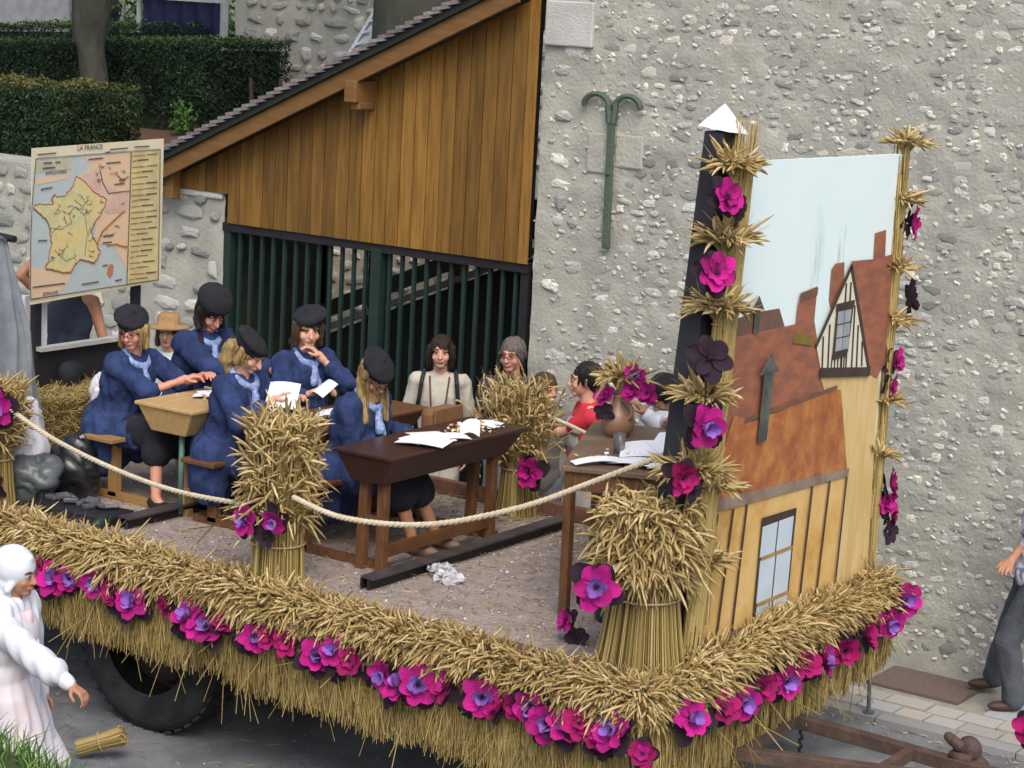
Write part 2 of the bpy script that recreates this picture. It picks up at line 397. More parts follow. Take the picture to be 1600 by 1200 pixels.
WY = 4.58
wall = empty('stone_wall', (-3.85, WY, .1), 'tall grey rubble stone wall filling the right of the street behind the float', 'wall')
mortar_sheet('mortar_face', -3.83, 2.6, -.05, 6.2, WY, wall)
part('wall_core', MB().box((-.0, WY + .32, 3.1), (7.66, .56, 6.1)), MORTAR, wall)
def wview(x, z): return x < 1.0
rubble(wall, -3.38, 2.5, .16, 6.1, WY - .002, cs=.088, keep=.97, depth=(.003, .011), view=lambda x, z: x < .6 and z < 4.8 and z > .1)
rubble(wall, -3.8, -3.4, .2, 4.0, WY, cs=.16, keep=.8, top=0)
V = []; Fc = []; Rn = []
for k in range(2200):
    x_, z_ = random.uniform(-3.75, 1.0), random.uniform(.1, 4.9); a_ = random.uniform(.012, .038); q_ = SV[k % 12]
    M = Matrix.Translation((x_, WY - .003, z_)) @ Matrix.Rotation(random.uniform(-.6, .6), 4, 'Y') @ Matrix.Diagonal((a_ * random.uniform(1, 2.2), random.uniform(.005, .011), a_, 1))
    nV = len(V); V += [M @ p for p in q_.v]; Fc += [tuple(i + nV for i in q) for q in q_.f]; Rn += [random.uniform(.55, 1)] * len(q_.v)
mb = MB(); mb.v = V; mb.f = Fc; o = part('flint_chips', mb, STONE_A, wall, kind='stuff')
a = o.data.attributes.new('rnd', 'FLOAT', 'POINT'); a.data.foreach_set('value', Rn)
z = 4.10
for k, (wd, hh) in enumerate(((.44, .35), (.30, .32), (.46, .3), (.28, .34), (.4, .3), (.3, .36))):
    if k < 1:
        part('quoin', MB().box((-3.83 + wd / 2, WY - .012, z + hh / 2), (wd - .02, .05, hh - .02)), QUOIN, wall, bevel=.012)
    z += hh
z = 3.72
for k, (wd, hh) in enumerate(((.3, .34), (.22, .26), (.34, .3), (.26, .3), (.3, .35), (.25, .3), (.32, .33), (.28, .3))):
    if k == 9: part('quoin', MB().box((-3.83 + wd / 2, WY + .004, z + hh / 2), (wd - .03, .04, hh - .03)), QUOIN, wall, bevel=.012)
    z -= hh + .02
# small dressed blocks beside the iron anchor
for (a, b, c, d_) in ((-3.33, 3.35, .15, .30), (-3.04, 3.38, .24, .25)):
    part('dressed_block', MB().box((a, WY + .006, b), (c, .04, d_)), MORTAR, wall, bevel=.015)

an = empty('wall_anchor', (-3.17, WY - .03, 2.67), 'dark green iron wall tie with two curled arms on the stone wall', 'wall anchor')
ANCH = mat('faded_green_iron', (.080, .115, .085), .7, (.06, .09, .065), 10, bump=.3)
part('shaft', MB().bar((-3.165, WY - .05, 2.66), (-3.18, WY - .05, 3.66), .055, .03, up=(0, 1, 0)), ANCH, an, bevel=.006)
for s in (-1, 1):
    pts = [(-3.18 + s * .015, WY - .05, 3.58), (-3.18 + s * .028, WY - .05, 3.68)] + [(-3.18 + s * (.135 - .11 * math.cos(t)), WY - .052, 3.70 + .085 * math.sin(t)) for t in np.linspace(.15, PI + .12, 10)]
    m = MB()
    m.tube(pts, [.026] * 3 + [.022] * 8 + [.017], 6); part('curled_arm', m, ANCH, an)
part('bolt', MB().ell((-3.172, WY - .07, 3.21), (.014, .012, .014)), STEEL, an, smooth=True)

# left pier and garden wall
pier = empty('stone_pier', (-7.2, WY, .1), 'pale rubble stone pier between the map and the timber shed', 'wall')
part('pier_core', MB().box((-7.44, WY + .26, 1.33), (.88, .5, 2.62)), MORTAR, pier)
mortar_sheet('mortar_face', -7.88, -6.96, .08, 2.68, WY - .01, pier)
rubble(pier, -7.85, -7.0, .15, 2.62, WY - .02, cs=.17, keep=.85, depth=(.015, .04))
rubble(pier, -7.75, -7.5, 1.3, 2.5, WY - .02, cs=.26, keep=.5, depth=(.01, .02), top=10)
part('cap_stones', MB().box((-7.42, WY + .24, 2.68), (.90, .56, .07)), QUOIN, pier, bevel=.02)
gw = empty('garden_wall', (-9.5, WY, .1), 'low grey rubble wall under the hedge behind the map', 'wall')
part('wall_core', MB().box((-10.95, WY + .3, 1.4), (6.1, .5, 2.66)), MORTAR, gw)
mortar_sheet('mortar_face', -11.5, -7.9, .08, 2.72, WY + .03, gw, .05)
rubble(gw, -11.5, -7.9, .15, 2.68, WY + .02, cs=.15, depth=(.01, .03))

# ---------------------------------------------------------------- garden terrain behind
t = MB(); V = []
NX, NY = 26, 16
for j in range(NY):
    for i in range(NX):
        x = -22 + i * (13.75 / (NX - 1)); y = 4.9 + j * (14 / (NY - 1))
        V.append((x, y, 2.62 + .03 * (y - 5) + .05 * noise.noise(Vector((x, y, 0)))))
t.add(V, [(j * NX + i, j * NX + i + 1, (j + 1) * NX + i + 1, (j + 1) * NX + i) for j in range(NY - 1) for i in range(NX - 1)])
part('garden_terrain', t, mat('leaf_littered_soil', (.13, .055, .035), .95, (.08, .06, .04), 9, .8, bump=.5), smooth=True, kind='structure')

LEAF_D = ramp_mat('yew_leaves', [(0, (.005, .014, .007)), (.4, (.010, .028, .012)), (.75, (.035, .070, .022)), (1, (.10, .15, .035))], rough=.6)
def leaves(name, pts, nrms, m, parent, size=.03, bias=None):
    n = len(pts); a = nrm(RNG.normal(size=(n, 3))); nn = nrm(nrms + RNG.normal(size=(n, 3)) * .6); t1 = nrm(np.cross(nn, a)); t2 = np.cross(nn, t1)
    s = size * RNG.uniform(.6, 1.4, (n, 1))
    V = np.stack([pts - t1 * s * .35, pts - t2 * s, pts + t1 * s * .35, pts + t2 * s], 1).reshape(-1, 3)
    Q = np.arange(n * 4).reshape(n, 4)
    r = RNG.random(n) if bias is None else np.clip(bias + RNG.normal(0, .22, n), 0, 1)
    np_obj(name, V, Q, m, parent, np.repeat(r, 4), False)
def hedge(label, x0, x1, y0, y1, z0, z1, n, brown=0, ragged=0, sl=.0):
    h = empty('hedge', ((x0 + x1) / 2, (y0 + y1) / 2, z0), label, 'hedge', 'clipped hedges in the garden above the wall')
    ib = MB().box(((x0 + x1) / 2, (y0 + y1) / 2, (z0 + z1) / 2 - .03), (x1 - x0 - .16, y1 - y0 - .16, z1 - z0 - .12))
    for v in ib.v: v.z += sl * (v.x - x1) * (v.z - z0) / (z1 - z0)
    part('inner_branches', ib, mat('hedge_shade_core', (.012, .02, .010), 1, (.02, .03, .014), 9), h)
    A = [(x1 - x0) * (z1 - z0), (x1 - x0) * (y1 - y0), (y1 - y0) * (z1 - z0)]
    P = []; N = []; B = []
    for k, ar in enumerate(A):
        m_ = int(n * ar / sum(A)); u = RNG.random(m_); v = RNG.random(m_)
        if k == 0: p = np.stack([x0 + u * (x1 - x0), np.full(m_, y0), z0 + v * (z1 - z0)], 1); nn = [0, -1, .3]
        if k == 1: p = np.stack([x0 + u * (x1 - x0), y0 + v * (y1 - y0), np.full(m_, z1)], 1); nn = [0, 0, 1]
        if k == 2: p = np.stack([np.full(m_, x1), y0 + u * (y1 - y0), z0 + v * (z1 - z0)], 1); nn = [1, 0, .3]
        bump = np.array([noise.noise(Vector(q) * 3.0) for q in p])
        p += nrm(np.array(nn, float)[None]) * (bump[:, None] * .06 + RNG.normal(0, .025, (m_, 1)))
        b_ = .20 + .4 * bump + (.52 if k == 1 else 0)  # top leaves coloured lighter: new growth plus painted-in daylight, side faces kept dark
        P.append(p); N.append(np.tile(nn, (m_, 1))); B.append(b_)
        if ragged and k == 0:   # bare stems low down
            keepm = ~((v < ragged) & (RNG.random(m_) < .75)); P[-1] = p[keepm]; N[-1] = N[-1][keepm]; B[-1] = b_[keepm]
    P = np.concatenate(P); N = np.concatenate(N).astype(float); B = np.concatenate(B); P[:, 2] += sl * (P[:, 0] - x1) * (P[:, 2] - z0) / (z1 - z0)
    m_ = LEAF_D if not brown else ramp_mat('autumn_tinged_leaves', [(0, (.008, .020, .008)), (.4, (.018, .040, .013)), (.7, (.055, .08, .022)), (1, (.15, .11, .03))], rough=.6)
    leaves('leaves', P, N, m_, h, .023, B)
    return h
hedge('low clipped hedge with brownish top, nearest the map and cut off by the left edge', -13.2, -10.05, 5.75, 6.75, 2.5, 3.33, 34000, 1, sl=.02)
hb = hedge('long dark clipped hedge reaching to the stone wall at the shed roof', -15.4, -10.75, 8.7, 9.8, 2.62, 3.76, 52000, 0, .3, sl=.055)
for k in range(9):
    x = -13.4 + k * .42; part('stem', MB().tube([(x, 8.78, 2.6), (x + .05, 8.8, 3.0), (x - .03, 8.85, 3.4)], [.035, .03, .02], 6), mat('hedge_bark', (.05, .035, .025), .9), hb)
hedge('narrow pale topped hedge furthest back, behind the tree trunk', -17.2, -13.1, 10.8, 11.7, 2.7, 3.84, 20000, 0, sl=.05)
# small bright shrub and litter below the long hedge
sh = empty('shrub', (-11.10, 8.45, 2.7), 'small bright green weed shrub at the foot of the long hedge', 'shrub')
p = np.array([-11.10, 8.45, 2.92]) + RNG.normal(size=(320, 3)) * [.07, .06, .09]
leaves('leaves', p, RNG.normal(size=(320, 3)), ramp_mat('bright_leaves', [(0, (.03, .08, .02)), (1, (.10, .19, .04))]), sh, .032)
part('stem', MB().tube([(-11.10, 8.45, 2.68), (-11.10, 8.45, 2.92)], .012, 5), HAIR['brown'], sh)
BARK = mat('grey_tree_bark', (.062, .064, .052), .95, (.036, .040, .032), 7, .7, bump=.8, bscale=18, stretch=(1, 1, .35))
def trunk(label, pts, radii, parts_label=None):
    tr = empty('tree', pts[0], label, 'tree')
    mb = MB(); mb.tube(pts, radii, 18)
    for v in mb.v: v += Vector((noise.noise(v * 4), noise.noise(v * 4 + Vector((9, 0, 0))), 0)) * .03
    part('trunk', mb, BARK, tr, smooth=True)
    return tr
T1 = trunk('dark slim tree trunk rising through the hedges at the upper left', [(-12.05, 8.1, 2.5), (-12.05, 8.1, 2.8), (-12.08, 8.1, 3.25), (-12.14, 8.1, 3.6), (-12.17, 8.1, 3.75), (-12.15, 8.1, 3.95), (-12.1, 8.1, 4.6), (-12.1, 8.1, 6)], [.21, .17, .155, .155, .18, .215, .20, .17])
T2 = trunk('thick pale tree trunk behind the tiled edge of the shed roof', [(-7.36, 7.6, 2.5), (-7.36, 7.6, 3.6), (-7.36, 7.6, 4.3), (-7.4, 7.6, 6.2)], [.46, .40, .40, .36])
for T, c in ((T1, (-12.1, 8.1, 6.6)), (T2, (-7.4, 7.6, 7.2))):
    mb = MB()
    for k in range(6):
        a = k * 1.05; e = Vector(c) + Vector((math.cos(a) * 1.2, math.sin(a) * 1.2, .6)); mb.tube([Vector(c) - Vector((0, 0, 1.2)), (Vector(c) + e) / 2, e], [.12, .07, .03], 6)
    part('limbs', mb, BARK, T, smooth=True)
    p = np.array(c) + nrm(RNG.normal(size=(5000, 3))) * RNG.uniform(.3, 1, (5000, 1)) ** .5 * [1.8, 1.8, 1.0]
    leaves('crown', p, RNG.normal(size=(5000, 3)), ramp_mat('canopy_leaves', [(0, (.02, .05, .015)), (1, (.07, .13, .03))]), T, .09)
# far wall, blue tarpaulin, distant stalls
bw = empty('stone_wall', (-9.9, 10.4, 2.6), 'distant pale rubble wall behind the long hedge', 'wall')
mortar_sheet('mortar_face', -11.95, -7.0, 2.5, 5.6, 10.2, bw, .08, .02)
part('wall_core', MB().box((-9.5, 10.5, 4.05), (4.8, .5, 3.1)), MORTAR, bw)
BWS = ramp_mat('far_stone', [(0, (.33, .33, .28)), (1, (.52, .51, .45))], 'object', .9, bump=.4)
rubble(bw, -11.9, -7.3, 2.6, 5.2, 10.2, cs=.17, keep=.97, depth=(.03, .06), big=1.08, view=lambda x, z: z > 3 and z < 4.6 and x < -8.2)
tp = empty('tarpaulin', (-13.5, 11, 2.8), 'dark blue tarpaulin screen hung between two pale posts behind the hedges', 'screen')
mb = MB(); nn_ = 24
mb.add([(-14.2 + 1.3 * i / nn_, 11 + .03 * math.sin(i * 1.3), z) for z in (2.9, 4.12) for i in range(nn_ + 1)], [(i, i + 1, i + nn_ + 2, i + nn_ + 1) for i in range(nn_)])
part('sheet', mb, mat('navy_tarp', (.012, .016, .06), .6, (.018, .022, .08), 4), tp, smooth=True)
part('post', MB().tube([(-14.27, 11, 2.8), (-14.27, 11, 4.9)], .03), QUOIN, tp)
part('post', MB().tube([(-12.84, 11, 2.8), (-12.84, 11, 4.9)], .05), QUOIN, tp)
part('top_batten', MB().bar((-14.3, 10.98, 4.15), (-12.8, 10.98, 4.15), .05, .05), QUOIN, tp)
st = empty('market_stall', (-17.2, 13, 2.9), 'white and grey stall panels far behind the hedges in the top left corner', 'stall')
for (x0, x1, m_) in ((-19.2, -17.55, mat('grey_panel', (.27, .29, .31), .6)), (-17.1, -16.8, WHITECLOTH), (-16.2, -15.5, WHITECLOTH), (-16.75, -16.3, mat('pale_panel', (.45, .5, .52), .7))):
    part('panel', MB().box(((x0 + x1) / 2, 13, 3.9), (x1 - x0, .06, 2.4)), m_, st)
part('post', MB().box((-17.35, 12.95, 3.9), (.12, .12, 2.4)), BLACK, st)
dkf = empty('statue', (-16.45, 12.6, 2.9), 'dark garden statue in front of the white stall panels', 'statue')
mb = MB(); mb.cone((-16.45, 12.6, 3.2), .18, (-16.45, 12.6, 3.9), .2).cone((-16.45, 12.6, 3.9), .22, (-16.5, 12.6, 4.15), .16).ell((-16.45, 12.6, 4.4), (.11, .12, .14)).cone((-16.62, 12.6, 4.1), .07, (-16.8, 12.55, 3.8), .05)
part('figure', mb, BLACK, dkf, smooth=True); part('plinth', MB().box((-16.45, 12.6, 3.1), (.5, .5, .5)), BLACK, dkf)
bu = empty('tree', (-15.1, 12.6, 2.8), 'leafy green bush beyond the hedges between the stall and the tarpaulin', 'bush')
p = np.array([-15.0, 12.6, 4.0]) + RNG.normal(size=(3500, 3)) * [.45, .3, .5]
leaves('crown', p, RNG.normal(size=(3500, 3)), ramp_mat('bush_leaves', [(0, (.02, .06, .015)), (1, (.12, .2, .05))]), bu, .07)
part('trunk', MB().tube([(-15.1, 12.6, 2.7), (-15.05, 12.6, 3.9)], [.06, .04], 8), BARK, bu)
gt = empty('slatted_canopy', (-8.2, 8.2, 3.4), 'white slatted plastic lean-to panel between the distant wall and the thick trunk', 'canopy')
part('sheet', MB().add([(-8.75, 8.15, 3.5), (-7.95, 8.15, 3.85), (-8.05, 8.3, 4.5), (-8.2, 8.3, 4.45)], [(0, 1, 2, 3)]), mat('milky_sheet', (.55, .62, .66), .4), gt)
for k in range(9):
    u = k / 8; a = Vector((-8.75, 8.12, 3.5)).lerp(Vector((-8.2, 8.27, 4.45)), u); part('batten', MB().bar(a, a + Vector((.10, -.01, .03)), .02, .02), WHITECLOTH, gt)
part('edge_rail', MB().bar((-8.75, 8.12, 3.48), (-8.2, 8.27, 4.45), .03, .03), WHITECLOTH, gt)

# ---------------------------------------------------------------- timber shed
shed = empty('timber_shed', (-5.4, WY, .1), 'open shed with orange pine gable boards over dark green bars', 'shed')
SL = (4.44 - 2.95) / (-4.12 + 7.36)
def roofz(x): return 2.86 + SL * (x + 7.36)      # underside of barge at y=4.25
x = -7.66; pmesh_cache = {}
PY = WY - .03
while x < -3.87:
    wd = .128; x1 = min(x + wd - .007, -3.86)
    zb = 2.46 if x > -7.0 else 2.70
    za, zc = roofz(x) + .0, roofz(x1) + .0
    if za > zb + .02:
        dy = random.uniform(-.003, .003)
        mb = MB(); mb.prism([(x, zb), (x1, zb), (x1, zc), (x, za)], (0, PY + dy, 0), (1, 0, 0), (0, 0, 1), .022)
        part('plank', mb, PLANK, shed, bevel=.003)
    x += wd
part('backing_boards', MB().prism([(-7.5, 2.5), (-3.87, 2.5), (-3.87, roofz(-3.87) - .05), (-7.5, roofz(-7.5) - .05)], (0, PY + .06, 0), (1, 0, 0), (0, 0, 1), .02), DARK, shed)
def slope_board(y0, y1, dz0, dz1, name, m, xa=-7.80, xb=-3.9):
    mb = MB(); y = (y0 + y1) / 2
    P = [(xa, roofz(xa) + dz0), (xb, roofz(xb) + dz0), (xb, roofz(xb) + dz1), (xa, roofz(xa) + dz1)]
    mb.prism(P, (0, y1, 0), (1, 0, 0), (0, 0, 1), y1 - y0); return part(name, mb, m, shed, bevel=.004)
slope_board(4.29, 4.33, -.04, .10, 'barge_board', OCHRE)
slope_board(4.25, 4.285, .10, .165, 'edge_flashing', mat('green_black_flashing', (.022, .030, .027), .6))
slope_board(4.335, 5.72, .06, .11, 'roof_boards', mat('underside_boards', (.16, .085, .03), .8, (.10, .055, .02), 4))
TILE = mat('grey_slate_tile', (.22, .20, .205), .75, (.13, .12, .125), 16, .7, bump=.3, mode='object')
tl = math.hypot(1, SL); ang = math.atan(SL)
tm = MB().box((0, 0, 0), (.15, .152, .026)); tmesh = mesh_of('roof_tile', tm); tmesh.materials.append(TILE)
Vt = MB()
s = 0
while True:
    x = -7.86 + s * .085
    if x > -3.9: break
    for j in range(10):
        y = 4.29 + j * .158
        M = Matrix.Translation((x, y + random.uniform(-.004, .004), roofz(x) + .185)) @ Matrix.Rotation(-ang + .24, 4, 'Y')
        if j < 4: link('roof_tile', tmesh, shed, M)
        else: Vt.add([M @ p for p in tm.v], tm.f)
    s += 1
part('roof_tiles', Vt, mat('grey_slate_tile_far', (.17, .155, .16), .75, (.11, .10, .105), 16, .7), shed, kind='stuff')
# purlin end
pb = MB(); pb.box((-5.43, 4.41, 3.655), (.12, .27, .17)); pb.box((-5.41, 4.42, 3.545), (.09, .2, .06)); part('purlin_end', pb, OCHRE, shed, bevel=.01)
pb = MB().bar((-7.42, 4.42, 2.62), (-7.42, 4.42, 2.86), .10, .10); part('strut', pb, OCHRE, shed, bevel=.01)
part('lintel', MB().box((-5.41, WY + .02, 2.425), (3.1, .10, .07)), BLACK, shed)
part('corner_post', MB().box((-6.92, WY + .03, 1.27), (.07, .08, 2.3)), DKGREEN, shed)
part('corner_post', MB().box((-3.90, WY + .03, 1.27), (.07, .08, 2.3)), BLACK, shed)
part('gate_post', MB().box((-5.32, WY + .01, 1.27), (.10, .09, 2.3)), DKGREEN, shed)
x = -6.80; bm_ = mesh_of('bar', MB().box((0, 0, 0), (.028, .028, 2.3))); bm_.materials.append(DKGREEN)
while x < -3.95:
    if abs(x + 5.32) > .07: link('bar', bm_, shed, Matrix.Translation((x, WY + .02, 1.27)))
    x += .122
part('bottom_rail', MB().box((-5.41, WY + .02, .22), (3.1, .05, .06)), DKGREEN, shed)
# interior
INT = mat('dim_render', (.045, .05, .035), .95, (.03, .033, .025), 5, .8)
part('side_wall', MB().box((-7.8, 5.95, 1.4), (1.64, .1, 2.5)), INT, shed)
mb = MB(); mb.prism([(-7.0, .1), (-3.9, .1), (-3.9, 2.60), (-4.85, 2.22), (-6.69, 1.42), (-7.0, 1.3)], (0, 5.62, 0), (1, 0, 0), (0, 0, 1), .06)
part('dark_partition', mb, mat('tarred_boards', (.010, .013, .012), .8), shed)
part('hand_rail', MB().bar((-7.0, 5.50, 1.34), (-3.9, 5.50, 2.66), .05, .05), mat('grey_rail', (.16, .17, .16), .6), shed)
part('hand_rail', MB().bar((-7.0, 5.52, 1.50), (-3.9, 5.52, 2.84), .05, .13), BLACK, shed)
for px_, m_ in ((-6.42, mat('red_brown_post', (.05, .02, .016), .7)), (-5.55, OCHRE), (-4.95, BLACK)):
    part('inner_post', MB().box((px_, 6.0, 1.7), (.13, .12, 2.8)), m_, shed)
part('inner_beam', MB().box((-5.4, 5.66, 2.75), (3.4, .12, .16)), DKWOOD, shed)
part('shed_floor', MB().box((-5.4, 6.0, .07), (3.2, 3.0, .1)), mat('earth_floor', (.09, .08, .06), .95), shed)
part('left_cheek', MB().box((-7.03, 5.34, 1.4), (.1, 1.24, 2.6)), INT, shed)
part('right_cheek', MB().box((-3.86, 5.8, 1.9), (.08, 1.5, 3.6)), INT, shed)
yw = empty('yard_wall', (-6.8, 7.0, .1), 'cream rubble wall glimpsed between the bars at the back of the shed', 'wall')
mortar_sheet('mortar_face', -8.6, -4.6, .1, 2.45, 7.0, yw, .06, .015, m=mat('cream_mortar', (.60, .56, .44), .9, (.50, .46, .36), 6))
part('wall_core', MB().box((-6.6, 7.25, 1.25), (4.0, .4, 2.4)), MATS['cream_mortar'], yw)
YST = ramp_mat('cream_stone', [(0, (.45, .43, .35)), (1, (.68, .65, .55))], 'object', .9, bump=.4)
SVM_keep = list(SVM)
for i_, mb_ in enumerate(SV):
    me_ = mesh_of('stone', mb_); me_.materials.append(YST); SVM[i_] = me_
rubble(yw, -8.5, -4.7, .9, 2.4, 7.0, cs=.13, keep=.95, depth=(.015, .035), top=150, view=lambda x, z: z > 1.2)
SVM[:] = SVM_keep

# ---------------------------------------------------------------- the float (farm trailer)
tr = empty('farm_trailer', (-3.4, 1.37, 0), 'long flat farm trailer dressed as the parade float, with brown steel drawbar', 'trailer')
RIM = mat('worn_red_brown_rim', (.17, .085, .06), .75, (.11, .055, .042), 8, .7, bump=.2)
part('deck_floor', MB().box((-3.55, 1.37, D - .03), (7.0, 2.66, .06)), DECK, tr)
part('side_board', MB().box((-3.55, .0, D - .10), (7.08, .05, .26)), RIM, tr, bevel=.005)
part('side_board', MB().box((-3.55, 2.74, D - .10), (7.08, .05, .26)), RIM, tr, bevel=.005)
part('end_board', MB().box((.0, 1.37, D - .10), (.05, 2.68, .26)), RIM, tr, bevel=.005)
part('deck_rail', MB().box((-1.9, 2.52, D + .05), (2.9, .06, .10)), RIM, tr, bevel=.006)
for yy in (.72, 2.02): part('chassis_beam', MB().box((-3.4, yy, D - .22), (6.8, .10, .16)), BLACK, tr)
for xx in (-6.5, -5, -3.35, -1.8, -.3): part('cross_member', MB().box((xx, 1.37, D - .17), (.08, 2.6, .09)), BLACK, tr)
part('axle', MB().tube([(-3.5, .1, .56), (-3.5, 2.64, .56)], .06, 10), BLACK, tr)
part('axle_block', MB().box((-3.5, 1.37, .72), (.3, 1.5, .3)), BLACK, tr)
TYRE = mat('dusty_rubber', (.012, .012, .013), .85, (.028, .028, .030), 7, .8, bump=.4)
RIMM = mat('muddy_rim', (.045, .03, .022), .6, (.03, .022, .02), 8)
for yc, sgn in ((.26, -1), (2.48, 1)):
    R90 = Matrix.Rotation(PI / 2, 4, 'X').to_3x3()
    wh = part('wheel', MB().lathe([(.05, -.10), (.05, .10)], (-3.5, yc, .56), 12, R90), RIMM, tr)
    prof = [(.33, -.13), (.40, -.15), (.50, -.145), (.55, -.12), (.565, -.07), (.568, 0), (.565, .07), (.55, .12), (.50, .145), (.40, .15), (.33, .13)]
    part('tyre', MB().lathe(prof, (-3.5, yc, .56), 48, R90), TYRE, wh, smooth=True)
    lm = MB()
    for k in range(40):
        a = 2 * PI * k / 40
        for s in (-1, 1):
            c = Vector((-3.5 + .565 * math.cos(a + s * .03), yc + s * .065, .56 + .565 * math.sin(a + s * .03)))
            lm.box(c, (.018, .11, .045), Matrix.Rotation(-a, 3, 'Y') @ Matrix.Rotation(s * .45, 3, 'X'))
    part('tread_lugs', lm, TYRE, wh)
    part('rim', MB().lathe([(.0, -.03), (.10, -.03), (.11, -.0), (.27, .02), (.31, -.08), (.34, -.12), (.35, -.10)] if sgn < 0 else [(0, .03), (.34, .12)], (-3.5, yc, .56), 32, Matrix.Rotation(-PI / 2 * 1, 4, 'X').to_3x3() @ Matrix.Diagonal((1, 1, -1)).to_3x3()), RIMM, wh, smooth=True)
    hb_ = MB().lathe([(0, .1), (.06, .1), (.075, .05), (.09, 0)], (-3.5, yc, .56), 14, R90)
    for k in range(6):
        a = k * PI / 3; hb_.tube([(-3.5 + .14 * math.cos(a), yc - .0, .56 + .14 * math.sin(a)), (-3.5 + .14 * math.cos(a), yc - .06, .56 + .14 * math.sin(a))], .012, 6)
    part('hub', hb_, RIMM, wh)
# drawbar
part('drawbar_beam', MB().bar((-.2, 1.60, .56), (1.5, 1.52, .56), .07, .075), STEEL, tr, bevel=.006)
part('drawbar_beam', MB().bar((-.2, .76, .56), (1.45, 1.38, .56), .07, .075), STEEL, tr, bevel=.006)
part('drawbar_brace', MB().bar((.12, .88, .565), (.12, 1.60, .565), .05, .06), STEEL, tr)
part('drawbar_brace', MB().bar((.84, 1.16, .565), (.84, 1.54, .565), .05, .06), STEEL, tr)
part('drawbar_hanger', MB().box((-.1, 1.62, .85), (.12, .12, .5)), STEEL, tr)
part('drawbar_hanger', MB().box((-.1, .76, .85), (.12, .12, .5)), STEEL, tr)
hm = MB().ell((1.14, 1.60, .64), (.07, .06, .075), n=14, m=10).cone((1.10, 1.56, .66), .035, (1.04, 1.55, .70), .028).cone((1.16, 1.62, .58), .05, (1.22, 1.60, .56), .045).box((1.12, 1.56, .60), (.12, .09, .06))
part('hitch_head', hm, mat('rusty_casting', (.085, .05, .045), .75, (.05, .032, .03), 20, .8, bump=.5), tr, smooth=True)
hc_ = MB()
for k in range(9): hc_.ell((.16 + .012 * (k % 2), 1.56, .56 - k * .026), (.012, .006 + .006 * (k % 2), .018), n=6, m=4)
part('safety_chain', hc_, BLACK, tr)
# floor channels
CHAN = mat('grey_black_channel', (.035, .033, .036), .5, (.07, .06, .06), 9, .7)
for xx, y0, y1 in ((-3.86, .30, 2.3), (-1.97, .30, 2.3)):
    o = empty('floor_beam', (xx, y0, D), 'dark steel channel lying across the deck ' + ('in front of the pale desk' if xx < -3 else 'in front of the dark front desk'), 'beam')
    part('top_flange', MB().box((xx, (y0 + y1) / 2, D + .075), (.10, y1 - y0, .012)), CHAN, o)
    part('web', MB().box((xx, (y0 + y1) / 2, D + .036), (.012, y1 - y0 - .01, .066)), BLACK, o)
    part('web', MB().box((xx - .05, (y0 + y1) / 2, D + .036), (.012, y1 - y0 - .01, .066)), BLACK, o)

# confetti and straw litter on the deck
n = 13000
P = np.stack([RNG.uniform(-6.6, -.05, n), RNG.uniform(.05, 2.68, n), D + .002 + RNG.uniform(0, .004, n)], 1)
a = RNG.uniform(0, PI, n); s = RNG.uniform(.004, .009, n); c_, s_ = np.cos(a) * s, np.sin(a) * s; tz = RNG.normal(0, .3, n) * s
V = np.stack([P + np.stack([c_, s_, tz], 1), P + np.stack([-s_, c_, -tz], 1), P + np.stack([-c_, -s_, -tz], 1) + [0, 0, .002], P + np.stack([s_, -c_, tz], 1) + [0, 0, .002]], 1).reshape(-1, 3)
CONF = ramp_mat('paper_confetti', [(0, (.6, .6, .62)), (.28, (.62, .25, .38)), (.38, (.34, .30, .50)), (.55, (.50, .44, .26)), (.68, (.17, .27, .42)), (.76, (.22, .40, .32)), (.8, (.45, .40, .38))], interp='CONSTANT')
np_obj('confetti', V, np.arange(4 * n).reshape(n, 4), CONF, None, np.repeat(RNG.random(n), 4), False)
F = Field(); n = 4300
b = np.stack([RNG.uniform(-6.6, -.05, n), RNG.uniform(.05, 2.7, n), D + RNG.uniform(.003, .02, n)], 1)
sel = RNG.random(n) < .5; b[sel, 1] = np.clip(2.35 + RNG.normal(0, .2, sel.sum()), .1, 2.68)
a = RNG.uniform(0, 2 * PI, n); d = np.stack([np.cos(a), np.sin(a), RNG.normal(0, .06, n)], 1) * RNG.uniform(.02, .10, (n, 1))
F.add(np.stack([b, b + d * .5 + [0, 0, .003], b + d], 1), [.0016, .002, .001], 3); F.build('scattered_straw', STALK)

n = 2600
P = np.stack([RNG.uniform(-6, 3, n), RNG.uniform(-2.2, 3.35, n), np.full(n, .004)], 1); s = RNG.uniform(.003, .009, (n, 1)); a = RNG.uniform(0, PI, n); A_ = np.stack([np.cos(a), np.sin(a), 0 * a], 1); B_ = np.stack([-np.sin(a), np.cos(a), .3 + 0 * a], 1)
np_obj('road_grit', np.stack([P - A_ * s, P - B_ * s * [1, 1, 0], P + A_ * s, P + B_ * s], 1).reshape(-1, 3), np.arange(4 * n).reshape(n, 4), ramp_mat('grit_and_paper', [(0, (.28, .27, .25)), (.45, (.42, .40, .36)), (.7, (.10, .10, .10)), (.86, (.55, .25, .35)), (.91, (.6, .6, .6))], interp='CONSTANT'), None, np.repeat(RNG.random(n), 4), False)
F = Field(); n = 520; b = np.stack([RNG.uniform(-5, 1.6, n), RNG.uniform(-1.2, .6, n), np.full(n, .006)], 1); a = RNG.uniform(0, 2 * PI, n); d = np.stack([np.cos(a), np.sin(a), 0 * a], 1) * RNG.uniform(.02, .14, (n, 1))
F.add(np.stack([b, b + d * .5 + [0, 0, .003], b + d], 1), [.0016, .002, .001], 3); F.build('dropped_straw', STALK)

